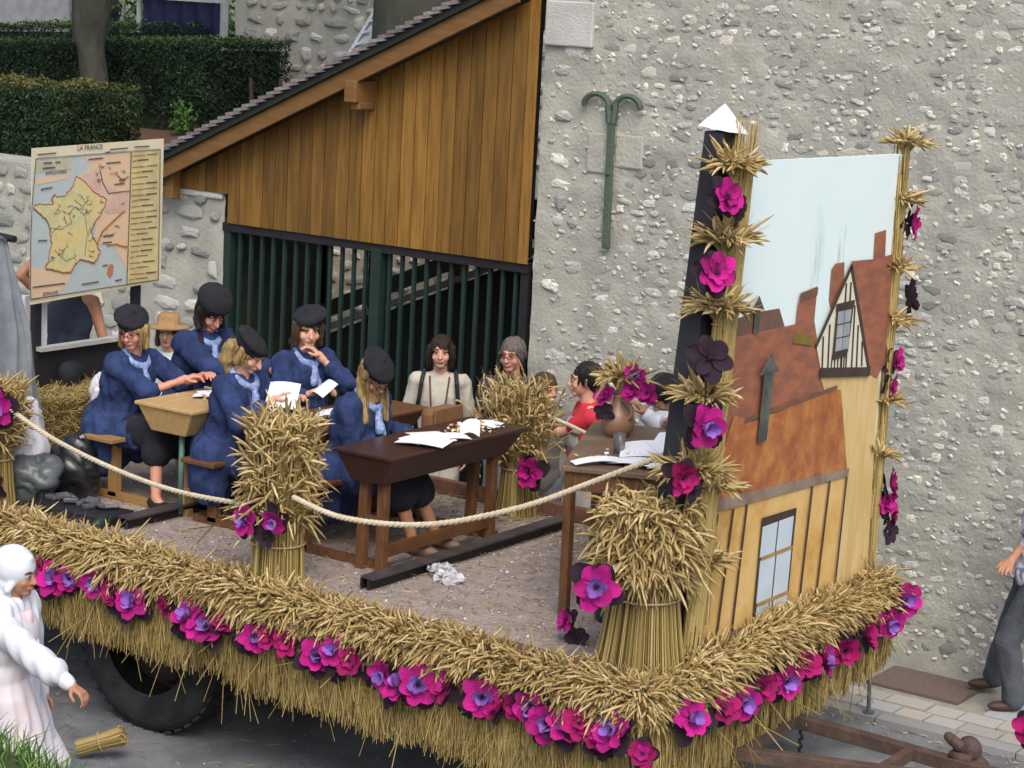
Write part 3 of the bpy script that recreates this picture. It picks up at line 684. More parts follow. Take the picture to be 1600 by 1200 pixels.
# ---------------------------------------------------------------- wheat garland and straw fringe
def garland(label, path, nEar, out, name='wheat_garland'):
    path = np.array(path, float); g = empty(name, tuple(path[0]), label, 'garland', 'wheat garlands round the float')
    seg = path[-1] - path[0]; L = np.linalg.norm(seg); ax = seg / L; out = np.array(out, float); up = np.array([0, 0, 1.])
    part('straw_core', MB().tube([tuple(path[0]), tuple(path[-1])], .07, 12), mat('straw_core_roll', (.26, .18, .06), .9, (.16, .11, .035), 20), g, smooth=True)
    F = Field(); n = nEar; u = RNG.random(n)
    lump = np.array([noise.noise(Vector((q * L * 2.3, 4.2, out[0]))) for q in u])
    th = RNG.uniform(rad(-82), rad(150), n)       # 0 = outward, 90 = up
    rr = .060 + .035 * RNG.random(n) + .02 * lump
    radial = out[None] * np.cos(th)[:, None] + up[None] * np.sin(th)[:, None]
    base = path[0] + ax * (u[:, None] * L) + radial * rr[:, None]
    sway = np.where(RNG.random(n) < .5, 1, -1) * RNG.uniform(.0, .9, n) 
    d = nrm(radial * .9 + ax * sway[:, None] + out * .15 + np.array([0, 0, -.28]) + RNG.normal(size=(n, 3)) * .36)
    ears(F, base, d, RNG.uniform(.06, .125, n) * (1 + .35 * lump), fat=.98, bias=.12 * lump)
    F.build('wheat_ears', STRAW, g)
    F = Field(); m_ = n // 3; u = RNG.random(m_); th = RNG.uniform(rad(-80), rad(150), m_)
    radial = out[None] * np.cos(th)[:, None] + up[None] * np.sin(th)[:, None]
    base = path[0] + ax * (u[:, None] * L) + radial * .05; d = nrm(radial + RNG.normal(size=(m_, 3)) * .8)
    le = RNG.uniform(.06, .14, (m_, 1)); F.add(np.stack([base, base + d * le * .5, base + d * le], 1), [.0022, .002, .0012], 4)
    F.build('loose_stalks', STALK, g)
    return g
garland('wheat ear garland running along the long near edge of the float', [(-6.0, -.05, 1.12), (.10, -.05, 1.055)], 7800, (0, -1, 0))
garland('wheat ear garland along the short right end of the float below the painted board', [(.05, -.10, 1.07), (.05, 2.74, 1.08)], 3800, (1, 0, 0))

def fringe(label, p0, p1, out, n, zlo, length_f):
    p0, p1, out = map(lambda a: np.array(a, float), (p0, p1, out)); ax = p1 - p0; L = np.linalg.norm(ax); ax = ax / L
    g = empty('straw_fringe', tuple(p0), label, 'straw fringe', 'straw fringes hanging round the float')
    F = Field(); u = RNG.random(n); clump = (np.round(u * L / .13) * .13 + .03 * np.sin(np.round(u * L / .13) * 7)) / L
    k = .7; uu = u * (1 - k) + clump * k
    off = RNG.uniform(0, .05, n)
    top = p0 + ax * (u[:, None] * L) + out * (.02 + off)[:, None] + np.stack([0 * u, 0 * u, RNG.uniform(-.04, .04, n)], 1)
    ln = length_f(u) * RNG.uniform(.68, 1.0, n) + .10 * np.array([noise.noise(Vector((q * L * 2.6, 1, 0))) + .6 * noise.noise(Vector((q * L * 8, 2, 0))) for q in u])
    bot = p0 + ax * ((uu + RNG.normal(0, .010, n)) * L)[:, None] + out * (.05 + off * 1.2)[:, None]; bot[:, 2] = top[:, 2] - ln
    mid = (top + bot) / 2 + out * RNG.normal(.01, .012, (n, 1)) + ax * RNG.normal(0, .006, (n, 1))
    wild = RNG.random(n) < .02; bot[wild] += RNG.normal(size=(wild.sum(), 3)) * .12
    F.add(np.stack([top, mid, bot], 1), [.0038, .0034, .0024], 3, np.clip(RNG.normal(.5, .24, n) + .25 * np.array([noise.noise(Vector((q * L * 9, 7, 0))) for q in u]), 0, 1))
    F.build('hanging_straw', STALK, g)
    part('binding_batten', MB().bar(tuple(p0 + np.array([0, 0, .0])), tuple(p1), .03, .06), RIM, g)
fringe('long straw skirt hanging below the garland on the near side of the float', (-6.4, -.03, 1.07), (0.0, -.03, 1.05), (0, -1, 0), 17000, .5, lambda u: .42 + .14 * u)
fringe('straw skirt hanging below the garland on the right end of the float', (.03, -.02, 1.05), (.03, 2.76, 1.07), (1, 0, 0), 7000, .5, lambda u: .58 - .14 * u)

# ---------------------------------------------------------------- wheat sheaves and bunches
def sheaf(label, base, h, rb, rw, rt, n, earlo=.45, waist=.42, tilt=(0, 0), droop=0.0, mushroom=0, fat=1.05, up=.0, name='wheat_sheaf', tie=True, wild=0, zl=1.0, spread=.75):
    g = empty(name, base, label, 'sheaf', 'standing wheat sheaves on the float')
    b = np.array(base, float); F = Field(); E_ = Field(); a = RNG.uniform(0, 2 * PI, n); q = np.sqrt(RNG.random(n)); dr = np.stack([np.cos(a), np.sin(a), 0 * a], 1)
    tl = np.array([tilt[0], tilt[1], 0.])
    eh = RNG.uniform(earlo, .97, n) * h
    P0 = b + dr * (rb * q)[:, None]; P0[:, 2] += 0
    P1 = b + dr * (rw * q)[:, None] + tl * waist; P1[:, 2] += waist * h
    f = np.clip((eh / h - waist) / (1 - waist), 0, 1)
    rt_ = rw * q + (rt - rw) * np.clip(np.sin(np.clip(f * 1.15, 0, 1) * PI * .62), 0, 1) * (q * .5 + .5)
    P2 = b + dr * rt_[:, None] + tl; P2[:, 2] += np.maximum(eh, waist * h + .02)
    if wild: P2 += RNG.normal(size=(n, 3)) * [wild * .6, wild * .6, wild * .45]; P2[:, 2] = np.maximum(P2[:, 2], base[2] + .3)
    Pm = (P1 + P2) / 2 - dr * (.02) 
    F.add(np.stack([P0, (P0 + P1) / 2 - dr * .004, P1, Pm, P2], 1), [.0030, .003, .0028, .0026, .0018], 4)
    d = nrm(dr * (spread - spread * .66 * f)[:, None] + np.stack([0 * a, 0 * a, .15 + .9 * f - droop + up], 1) + RNG.normal(size=(n, 3)) * .42)
    ears(E_, P2, d, RNG.uniform(.075, .12, n) * zl, fat=fat, bend=RNG.normal(size=(n, 3)) * .3 + np.array([0, 0, -.3 - droop]))
    if mushroom:
        m_ = mushroom; a = RNG.uniform(0, 2 * PI, m_); el = RNG.uniform(-.35, 1.45, m_); 
        rr = rt * (.86 + .12 * np.sin(a * 3))
        el = np.arcsin(RNG.uniform(-.35, 1, m_)); tp = 1 - .30 * np.clip(np.sin(el), 0, 1)
        dd = np.stack([np.cos(a) * np.cos(el) * tp, np.sin(a) * np.cos(el) * tp, np.sin(el) * 1.15], 1)
        c = b + tl + np.array([0, 0, h * .66]); base_ = c + dd * (rr * .84)[:, None]
        ears(E_, base_, nrm(dd + np.array([0, 0, -.35]) + RNG.normal(size=(m_, 3)) * .35), RNG.uniform(.06, .11, m_), fat=fat)
    F.build('stalks', STALK, g); E_.build('wheat_ears', STRAW, g)
    if tie:
        part('tie_cord', MB().tube([tuple(b + tl * waist + [rw * 1.06 * math.cos(t), rw * 1.06 * math.sin(t), waist * h]) for t in np.linspace(0, 2 * PI, 20)], .006, 5), mat('baler_twine', (.42, .33, .2), .9), g)
    return g
sheaf('wheat sheaf at the middle of the near edge with two pink flowers on its waist', (-2.46, .10, D - .14), 1.09, .17, .145, .185, 1250, earlo=.46, waist=.34, mushroom=0, droop=.05, fat=1.1, zl=1.2, spread=.42, wild=.03)
sheaf('bushy wheat sheaf at the back edge of the float in front of the bespectacled man', (-2.42, 2.45, D), .84, .15, .11, .185, 950, earlo=.46, waist=.36, up=.6, fat=.9, tilt=(-.03, -.02), wild=.11)
sheaf('broad mushroom shaped wheat sheaf at the right front corner of the float', (-.14, .25, D - .08), .97, .25, .18, .255, 1250, earlo=.60, waist=.46, mushroom=1150, droop=.40, fat=1.1)
sheaf('wheat sheaf cut off by the left edge of the photo', (-4.78, .10, D), .82, .13, .10, .17, 600, earlo=.5, waist=.4)

def bunch(label, p, r=.15, n=80, down=.34, dirv=(0, 0, 1), lean=(0, 0, 0), group='small wheat bunches tied beside the painted board'):
    g = empty('wheat_bunch', p, label, 'wheat bunch', group); p = np.array(p, float); u = nrm(np.array(dirv, float)); F = Field(); E_ = Field()
    rv = RNG.normal(size=(n, 3)); rv -= u * (rv @ u)[:, None]; rv = nrm(rv); q = RNG.random(n) ** .6
    low = p - u * down + rv * .03 + np.array(lean); mid = p - u * .03 + rv * .02; topp = p + rv * (q * r * .45)[:, None] + u * (r * .35 * (1 - q * .5))[:, None]
    F.add(np.stack([low, (low + mid) / 2 + rv * .008, mid, topp], 1), [.003, .003, .0026, .002], 4)
    d = nrm(rv * (.25 + q * 1.1)[:, None] + u * (1.05 - q * .75)[:, None] + RNG.normal(size=(n, 3)) * .12)
    ears(E_, topp, d, RNG.uniform(.6, 1.0, n) * r * .95, fat=1.15)
    F.build('stalks', STALK, g); E_.build('wheat_ears', STRAW, g)
    part('tie_cord', MB().tube([tuple(p - u * .05 + [.03 * math.cos(t), .03 * math.sin(t), 0]) for t in np.linspace(0, 2 * PI, 12)], .004, 4), MATS['baler_twine'], g)
names = ['topmost wheat bunch on the black chimney, just under the white cone', 'second wheat bunch down the chimney, below the uppermost magenta flower', 'third wheat bunch down the chimney, under the bright pink flower', 'fourth wheat bunch down the chimney, below the big black flower', 'lowest wheat bunch on the chimney, just above the corner sheaf']
for (y, z), nm, r in zip(((.60, 3.68), (.56, 3.30), (.54, 2.96), (.46, 2.52), (.40, 2.14)), names, (.145, .165, .155, .155, .165)):
    bunch(nm, (.03, y - .03, z), r, 165, .42)
bunch('small wheat bunch among the corner flowers, right of the dark red flower', (.02, .60, 2.02), .15, 70, .3)
bunch('wheat bunch hanging left of the board foot, above the garland', (.02, .60, 1.62), .15, 70, .3)
for (y, z), nm in zip(((2.80, 3.72), (2.80, 3.38), (2.80, 2.98), (2.80, 2.66), (2.78, 2.18), (2.76, 1.86)), ('wheat bunch at the top right corner of the painted board', 'wheat bunch hanging beside the topmost pink flower right of the board', 'wheat bunch under the topmost pink flower right of the board', 'wheat bunch on the right edge of the board under the black flower', 'wheat bunch on the right edge of the board under the small pink flower', 'lowest wheat bunch on the right edge of the painted board')):
    bunch(nm, (-.06, y, z), .13, 80, .36, dirv=(0, .06, 1))
# straw column covering the board's left edge
col_ = empty('straw_column', (-.02, .62, D), 'tall straw column tied along the left edge of the painted board', 'straw column')
F = Field(); n = 2200; z0 = RNG.uniform(0, 1, n); zz0 = D + z0 * 2.3; ln = RNG.uniform(.3, .55, n); a = RNG.uniform(0, 2 * PI, n)
def cy(z): return .50 + (z - D) * .075
c0 = np.stack([.015 + .04 * np.cos(a), cy(zz0) + .075 * np.sin(a), zz0], 1); z1 = zz0 + ln
c1 = np.stack([.015 + .045 * np.cos(a), cy(z1) + .07 * np.sin(a + .2), z1], 1)
F.add(np.stack([c0, (c0 + c1) / 2, c1], 1), [.003, .003, .0025], 4, np.clip(RNG.normal(.58, .2, n), 0, 1)); F.build('stalks', STALK, col_)
col2_ = empty('straw_column', (-.12, 2.74, D), 'thin straw column behind the right edge of the painted board', 'straw column')
F = Field(); n = 1300; zz0 = D + RNG.uniform(0, 1, n) * 2.2; ln = RNG.uniform(.25, .45, n); a = RNG.uniform(0, 2 * PI, n)
c0 = np.stack([-.07 + .05 * np.cos(a), 2.765 + .045 * np.sin(a), zz0], 1); c1 = c0 + np.stack([0 * a, .01 * np.sin(a), ln], 1)
F.add(np.stack([c0, (c0 + c1) / 2, c1], 1), [.003, .003, .0025], 4); F.build('stalks', STALK, col2_)
part('support_post', MB().box((-.11, 2.70, 2.4), (.05, .05, 2.5)), DKWOOD, col2_)

# ---------------------------------------------------------------- paper flowers
def petal_mesh(nm, L, W, m, cup, seed):
    r = random.Random(seed); mb = MB(); nu, nv = 5, 5
    for i in range(nu):
        u = i / (nu - 1)
        wd = W * (math.sin(PI * min(1, .12 + u * .88) ** 1.25) ** .6 if 0 < u < 1 else (.25 if u == 0 else .55))
        for j in range(nv):
            v = j / (nv - 1) * 2 - 1
            x = u * L * (1 - .10 * v * v * u); z = cup * (u * u) * L + .10 * L * v * v + r.uniform(-.07, .07) * L * u - .10 * L * max(0, u - .75) * 4
            mb.v.append(Vector((x, v * wd / 2, z)))
    mb.f = [(i * nv + j, (i + 1) * nv + j, (i + 1) * nv + j + 1, i * nv + j + 1) for i in range(nu - 1) for j in range(nv - 1)]
    me = mesh_of(nm, mb, True); me.materials.append(m); return me
PM = {}
for nm, m_, c in (('magenta', MAGENTA, .25), ('violet', VIOLET, .65), ('plum', PLUM, .2), ('crimson', CRIMSON, .4)):
    PM[nm] = [petal_mesh('petal', 1.0, .95, m_, c, 5 + k) for k in range(3)]
cen = MB().ell((0, 0, .10), (.17, .17, .14), n=10, m=6)
for k in range(14):
    a = k * 2 * PI / 14; cen.tube([(.15 * math.cos(a), .15 * math.sin(a), .08), (.26 * math.cos(a), .26 * math.sin(a), .26)], [.012, .022], 4)
CEN = mesh_of('centre', cen, True); CEN.materials.append(mat('black_flower_centre', (.015, .010, .02), .9))
FG = 'crepe paper flowers decorating the float'
def flower(pos, out, R, outer, inner, label, backing=True):
    out = Vector(out).normalized(); out = (out + Vector((random.uniform(-.5, .5), random.uniform(-.4, .4), random.uniform(-.45, .4)))).normalized()
    Q = out.to_track_quat('Z', 'Y').to_matrix().to_4x4()
    e = empty('paper_flower', pos, label, 'paper flower', FG)
    T = Matrix.Translation(pos) @ Q @ Matrix.Rotation(random.uniform(0, 6), 4, 'Z')
    def ring(nm, kind, n, r, dz, tilt):
        for k in range(n):
            M = T @ Matrix.Rotation(2 * PI * k / n + random.uniform(-.18, .18), 4, 'Z') @ Matrix.Translation((r * .10, 0, dz)) @ Matrix.Rotation(-tilt + random.uniform(-.22, .22), 4, 'Y') @ Matrix.Diagonal((r * random.uniform(.85, 1.1), r * random.uniform(.85, 1.1), r, 1))
            link(nm, random.choice(PM[kind]), e, M)
    if backing: ring('leaf', 'plum', 4, R * 1.15, -.03, -.1)
    ring('outer_petal', outer, 6, R, 0, .12)
    if inner: ring('inner_petal', inner, 5, R * .60, .012, .45)
    link('centre', CEN, e, T @ Matrix.Translation((0, 0, .008)) @ Matrix.Diagonal((R * .75, R * .75, R * .75, 1)))
ORD = ['first', 'second', 'third', 'fourth', 'fifth', 'sixth', 'seventh', 'eighth', 'ninth', 'tenth', 'eleventh', 'twelfth', 'thirteenth', 'fourteenth', 'fifteenth', 'sixteenth', 'seventeenth', 'eighteenth', 'nineteenth', 'twentieth', 'twenty-first', 'twenty-second', 'twenty-third', 'twenty-fourth', 'twenty-fifth', 'twenty-sixth', 'twenty-seventh', 'twenty-eighth', 'twenty-ninth', 'thirtieth', 'thirty-first', 'thirty-second']
CN = {('magenta', 'violet'): 'magenta flower with violet heart', ('magenta', None): 'plain magenta flower', ('crimson', None): 'dark crimson flower', ('crimson', 'magenta'): 'crimson and pink flower', ('plum', None): 'black crepe flower', ('magenta', 'magenta'): 'all pink ruffled flower', ('crimson', 'crimson'): 'ruffled crimson flower'}
near = sorted([(-3.95, .90, 'v'), (-3.45, .92, 'c'), (-2.72, .86, 'v'), (-2.25, .91, 'c'), (-1.80, .92, 'v'), (-1.33, .84, 'v'), (-.70, .86, 'c'), (-.50, .93, 'v'), (-.30, .86, 'v'), (-.10, .84, 'c')] + [(-4.25, .93, 'v'), (-4.05, .95, 'c'), (-3.82, .93, 'v'), (-3.60, .95, 'v'), (-3.30, .90, 'v'), (-3.03, .93, 'c'), (-2.85, .91, 'v'), (-2.59, .92, 'c'), (-2.37, .88, 'v'), (-2.13, .90, 'c'), (-1.93, .87, 'v'), (-1.68, .90, 'c'), (-1.45, .87, 'v'), (-1.22, .87, 'v'), (-1.04, .90, 'x'), (-.81, .90, 'v'), (-.60, .90, 'c'), (-.41, .86, 'v'), (-.21, .90, 'c'), (.0, .91, 'v'), (.17, .84, 'x')])
KIND = dict(v=('magenta', 'violet'), m=('magenta', 'magenta'), c=('crimson', 'crimson'), x=('crimson', 'magenta'), b=('plum', None), p=('magenta', None))
for i, (x, z, k) in enumerate(near):
    flower((x, -.19, z + .02), (0, -1, .25) if k != 'v' else (.3, -1, .35), .105 * random.uniform(.8, 1.08) if k == 'v' else .080 * random.uniform(.8, 1.1), *KIND[k], f'{CN[KIND[k]]}, {ORD[i]} from the left in the near row under the garland')
# black crepe blooms between them
for i, x in enumerate((-4.15, -3.45, -2.95, -2.48, -1.83, -1.56, -.92, -.50, -.10)):
    flower((x + .02, -.15, .84 + .02 * (i % 2)), (0, -1, -.1), .085, 'plum', None, f'black crepe flower, {ORD[i]} black one from the left under the long near garland', backing=False)
side = [(.16, .96, 'v'), (.50, .93, 'c'), (.72, .91, 'v'), (.93, .94, 'c'), (1.20, .91, 'v'), (1.42, .95, 'c'), (1.64, .92, 'v'), (1.92, .92, 'c'), (2.20, .94, 'c'), (2.50, .96, 'v'), (2.70, 1.05, 'v')]
for i, (y, z, k) in enumerate(side):
    flower((.22, y, z), (1, -.25, .3), .105 if k == 'v' else .088, *KIND[k], f'{CN[KIND[k]]}, {ORD[i]} from the corner under the right end garland')
for i, y in enumerate((.36, 1.05, 1.50, 2.05, 2.36)):
    flower((.18, y, .90), (1, -.2, 0), .08, 'plum', None, f'black crepe flower, {ORD[i]} black one from the corner under the right end garland', backing=False)
for p, o, R, k, lab in [
    ((-2.52, -.11, 1.53), (.1, -1, .2), 0.089, 'v', 'large violet hearted flower on the left of the middle sheaf waist'),
    ((-2.30, -.12, 1.57), (.5, -1, .2), 0.077, 'v', 'magenta flower on the right of the middle sheaf waist'),
    ((-2.38, -.10, 1.46), (0, -1, 0), 0.069, 'b', 'black crepe flower between the two pink ones on the middle sheaf'),
    ((-.20, -.12, 1.62), (.1, -1, .25), 0.115, 'v', 'big magenta flower with violet heart on the left of the corner sheaf'),
    ((-.62, .28, 1.27), (-.3, -1, .1), 0.065, 'm', 'pink flower at the foot of the teacher desk leg'),
    ((-.56, .30, 1.18), (0, -1, 0), 0.062, 'b', 'black crepe flower at the foot of the teacher desk leg'),
    ((.13, .33, 3.57), (1, -.4, .1), 0.092, 'm', 'uppermost magenta flower on the black chimney'),
    ((.10, .50, 3.50), (1, -.2, -.1), 0.077, 'b', 'black crepe flower behind the uppermost magenta one on the chimney'),
    ((.13, .28, 3.20), (.9, -.6, .1), 0.100, 'm', 'bright pink flower drooping to the left of the chimney'),
    ((.13, .27, 2.78), (1, -.6, 0), 0.115, 'b', 'big black crepe flower halfway down the chimney'),
    ((.14, .25, 2.44), (1, -.6, .35), .112, 'v', 'largest magenta flower with violet heart low on the chimney'),
    ((.12, .10, 2.20), (1, -.5, .1), 0.085, 'c', 'dark red flower just above the corner sheaf'),
    ((.11, .22, 2.12), (1, -.3, 0), 0.077, 'b', 'black crepe flower just above the corner sheaf'),
    ((.0, 2.84, 3.28), (.9, .15, .1), 0.092, 'm', 'topmost pink flower on the right edge of the painted board'),
    ((.0, 2.86, 2.84), (.8, .5, 0), 0.100, 'b', 'black crepe flower on the right edge of the painted board'),
    ((.0, 2.78, 2.46), (.9, .15, .1), 0.077, 'm', 'small pink flower on the right edge of the board level with the painted gable'),
    ((.0, 2.74, 2.32), (.9, .15, .1), 0.062, 'm', 'smallest pink flower on the right edge of the painted board'),
    ((.0, 2.84, 1.70), (.9, .15, .1), 0.092, 'm', 'lower pink flower on the right edge of the painted board'),
    ((.0, 2.82, 1.58), (.9, .15, .1), 0.069, 'm', 'pink flower just under another on the lower right edge of the board'),
    ((.0, 2.90, 1.50), (.9, .15, .1), 0.062, 'c', 'crimson flower above the black one on the lower right edge of the board'),
    ((.0, 2.87, 1.40), (.9, .15, .1), 0.077, 'b', 'black crepe flower low on the right edge of the board'),
    ((-2.22, 2.27, 1.48), (.3, -1, .1), 0.100, 'm', 'pink flower with hanging petals on the bushy back sheaf'),
    ((-4.60, -.06, 1.85), (.3, -1, .1), 0.115, 'v', 'violet and magenta flower on the sheaf at the left edge of the photo'),
    ((-4.68, -.04, 1.62), (0, -1, .1), 0.069, 'b', 'black crepe flower on the sheaf at the left edge of the photo'),
    ((-4.64, -.05, 1.33), (0, -1, .1), 0.085, 'c', 'dark red flower on the sheaf at the left edge of the photo'),
    ]:
    flower(p, o, R, *KIND[k], lab, backing=(k != 'b'))
flower((1.23, 2.38, .58), (-.3, -1, .3), .125, 'crimson', 'violet', 'pink and violet flower cut off by the right edge beyond the drawbar')
bk = empty('flower_stake', (1.24, 2.44, 0), 'short stake carrying a pink flower beside the drawbar', 'stake'); part('stick', MB().tube([(1.24, 2.44, 0), (1.24, 2.42, .56)], .014, 6), DKGREEN, bk); part('foot', MB().box((1.24, 2.44, .03), (.2, .2, .05)), DKGREEN, bk)

# ---------------------------------------------------------------- painted board
bo = empty('painted_board', (-.06, .7, D), 'tall painted scenery board of tiled village roofs under a pale sky', 'scenery board')
AX = ((0, 1, 0), (0, 0, 1))
def bp(name, poly, m, lvl, th=.0):
    X = -.055 + lvl * .0035
    me = MB(); k = len(poly); area = sum(poly[i][0] * poly[(i + 1) % k][1] - poly[(i + 1) % k][0] * poly[i][1] for i in range(k))
    if area < 0: poly = list(reversed(poly))
    me.prism(poly, (X, 0, 0), AX[0], AX[1], .003)
    return part(name, me, m, bo)
pn = MB(); pn.prism([(.60, 1.05), (2.72, 1.05), (2.765, 2.45), (2.75, 3.685), (.835, 3.71), (.75, 2.0)], (-.085, 0, 0), *AX, .028)
PSKY = mat('painted_sky', (.64, .80, .83), .6, (.70, .80, .81), 2.2, .6)
_n = PSKY.node_tree; _p = _n.nodes['Principled BSDF']; _src = _p.inputs['Base Color'].links[0].from_socket
_tc = _n.nodes.new('ShaderNodeTexCoord'); _mx = _n.nodes.new('ShaderNodeMix'); _mx.data_type = 'RGBA'; _mx.inputs[7].default_value = (.30, .35, .38, 1)
_acc = None
for (_cy, _cz, _sy, _sz, _k) in ((1.07, 2.02, .085, .27, .9), (1.33, 2.02, .03, .16, 1.0), (1.385, 2.05, .02, .14, 1.0)):   # brushed smoke above the painted chimneys
    _m = _n.nodes.new('ShaderNodeMapping'); _m.vector_type = 'POINT'; _m.inputs['Location'].default_value = (0, -_cy / _sy + .25, -_cz / _sz); _m.inputs['Scale'].default_value = (0, 1 / _sy, 1 / _sz)
    _n.links.new(_tc.outputs['Object'], _m.inputs[0]); _l = _n.nodes.new('ShaderNodeVectorMath'); _l.operation = 'LENGTH'; _n.links.new(_m.outputs[0], _l.inputs[0])
    _r2 = _n.nodes.new('ShaderNodeMapRange'); _r2.inputs[1].default_value = 1.1; _r2.inputs[2].default_value = .1; _r2.inputs[4].default_value = _k; _n.links.new(_l.outputs['Value'], _r2.inputs[0])
    if _acc is None: _acc = _r2.outputs[0]
    else:
        _ma = _n.nodes.new('ShaderNodeMath'); _ma.operation = 'MAXIMUM'; _n.links.new(_acc, _ma.inputs[0]); _n.links.new(_r2.outputs[0], _ma.inputs[1]); _acc = _ma.outputs[0]
_nz = _n.nodes.new('ShaderNodeTexNoise'); _nz.inputs['Scale'].default_value = 9; _nz.inputs['Detail'].default_value = 5; _mp2 = _n.nodes.new('ShaderNodeMapping'); _mp2.inputs['Scale'].default_value = (1, 2.5, .5)
_n.links.new(_tc.outputs['Object'], _mp2.inputs[0]); _n.links.new(_mp2.outputs[0], _nz.inputs['Vector'])
_mr = _n.nodes.new('ShaderNodeMapRange'); _mr.inputs[1].default_value = .38; _mr.inputs[2].default_value = .72; _n.links.new(_nz.outputs[0], _mr.inputs[0])
_mu = _n.nodes.new('ShaderNodeMath'); _mu.operation = 'MULTIPLY'; _n.links.new(_acc, _mu.inputs[0]); _n.links.new(_mr.outputs[0], _mu.inputs[1])
_n.links.new(_mu.outputs[0], _mx.inputs[0]); _n.links.new(_src, _mx.inputs[6]); _n.links.new(_mx.outputs[2], _p.inputs['Base Color'])
part('panel', pn, PSKY, bo)
part('frame_batten', MB().box((-.115, 1.72, 3.60), (.04, 1.9, .08)), LTWOOD, bo); part('frame_batten', MB().box((-.115, 1.72, 1.8), (.04, 2.0, .08)), LTWOOD, bo)
for yb in (.85, 2.66): part('frame_batten', MB().box((-.115, yb, 2.4), (.04, .07, 2.5)), LTWOOD, bo)
def pm_(nm, c1, c2, sc=5, **k): return mat(nm, c1, .65, c2, sc, .9, **k)
PRED = pm_('painted_red_tiles', (.31, .115, .062), (.22, .09, .06), 6, stretch=(1, 1, 2.5))
PROOF = ramp_mat('painted_mossy_tiles', [(.25, (.19, .075, .05)), (.40, (.28, .095, .04)), (.52, (.36, .135, .05)), (.63, (.42, .21, .06)), (.76, (.27, .10, .05))], 'noise', .65, 6)
PGREY = pm_('painted_grey_brown_roof', (.12, .07, .055), (.17, .085, .06))
PBEI = pm_('painted_beige_wall', (.60, .45, .22), (.52, .37, .15), 3, stretch=(1, 3, .5))
PWOOD = ramp_mat('painted_planks', [(.3, (.40, .20, .05)), (.45, (.56, .35, .12)), (.6, (.62, .43, .18)), (.75, (.55, .32, .09))], 'noise', .65, 2.2)
PDK = mat('painted_dark_line', (.035, .022, .02), .6, (.06, .04, .035), 9)
PMET = pm_('painted_metal_pipe', (.05, .06, .055), (.10, .11, .10), 9)
PCRE = mat('painted_cream_infill', (.60, .58, .42), .6, (.64, .64, .55), 8)
PGLS = mat('painted_window_glass', (.42, .52, .60), .55, (.50, .58, .66), 6)
bp('back_roof', [(.72, 2.88), (1.02, 2.91), (1.33, 2.905), (1.42, 2.78), (1.3, 2.7), (.70, 2.7)], PGREY, 1)
bp('red_roof', [(.70, 2.80), (1.20, 2.80), (1.75, 2.80), (1.84, 2.62), (1.92, 2.36), (1.9, 2.30), (.66, 2.1)], PRED, 2)
bp('lower_left_roof', [(.66, 2.28), (.96, 2.32), (.90, 2.03), (.62, 1.94)], PRED, 3)
bp('wall_patch', [(.68, 1.99), (.88, 2.03), (.84, 1.90), (.66, 1.88)], PBEI, 4)
bp('beige_wall', [(1.86, 2.50), (2.66, 2.44), (2.72, 1.06), (2.2, 1.06), (2.28, 1.84), (2.0, 2.3)], PBEI, 2)
bp('tall_chimney', [(2.46, 3.24), (2.60, 3.25), (2.62, 3.02), (2.47, 3.02)], PRED, 1)
bp('right_roof', [(2.16, 3.10), (2.46, 3.09), (2.70, 3.10), (2.745, 2.9), (2.74, 2.47), (2.62, 2.37), (2.49, 2.42), (2.30, 2.78)], PRED, 3)
bp('small_chimney', [(1.93, 3.07), (1.97, 3.10), (2.08, 3.10), (2.10, 2.95), (1.98, 2.82), (1.93, 2.9)], PRED, 1)
bp('gable', [(2.15, 3.06), (2.26, 2.86), (2.49, 2.43), (1.87, 2.50), (1.78, 2.67)], PCRE, 4)
def line(a, b, wd, m=PDK, lvl=5, nm='timber_line'):
    a, b = Vector(a), Vector(b); d = (b - a).normalized(); q = Vector((-d.y, d.x)) * wd / 2
    bp(nm, [tuple(a - q), tuple(b - q), tuple(b + q), tuple(a + q)], m, lvl)
line((2.155, 3.08), (1.775, 2.65), .028); line((2.15, 3.07), (2.50, 2.42), .03); line((1.85, 2.495), (2.50, 2.425), .055, lvl=6)
line((1.99, 2.85), (2.22, 2.855), .04, lvl=6); line((1.985, 2.565), (2.17, 2.57), .03, lvl=6)
for y, zt in ((1.86, 2.70), (1.93, 2.76), (2.10, 2.98), (2.16, 2.98), (2.235, 2.84), (2.30, 2.72), (2.37, 2.62)):
    line((y + .02, 2.47), (y, zt), .016)
for y in (1.99, 2.03, 2.07, 2.11, 2.15): line((y, 2.47), (y, 2.56), .012)
bp('gable_window', [(1.985, 2.58), (2.175, 2.58), (2.20, 2.84), (1.995, 2.84)], PDK, 7)
for i in range(2):
    for j in range(3): bp('painted_pane', [(2.005 + i * .085, 2.60 + j * .078), (2.08 + i * .085, 2.60 + j * .078), (2.083 + i * .087, 2.67 + j * .078), (2.008 + i * .087, 2.67 + j * .078)], mat('painted_grey_glass', (.22, .25, .28), .6, (.34, .37, .40), 9), 8)
bp('brick_chimney', [(1.53, 2.70), (1.74, 2.66), (1.75, 2.99), (1.56, 2.97), (1.54, 2.90)], PRED, 3)
bp('chimney_cap', [(1.55, 2.965), (1.755, 2.985), (1.75, 2.94), (1.55, 2.92)], PGREY, 4)
bp('chimney_moss', [(1.50, 2.70), (1.74, 2.66), (1.74, 2.72), (1.52, 2.75)], mat('painted_moss', (.20, .16, .03), .7), 4)
bp('front_roof', [(.88, 2.38), (1.1, 2.32), (2.04, 2.38), (2.14, 2.36), (2.31, 1.85), (1.5, 1.90), (.70, 1.93), (.72, 2.06)], PROOF, 5)
line((1.0, 2.335), (2.08, 2.385), .022, PGREY, 6, 'ridge_line')
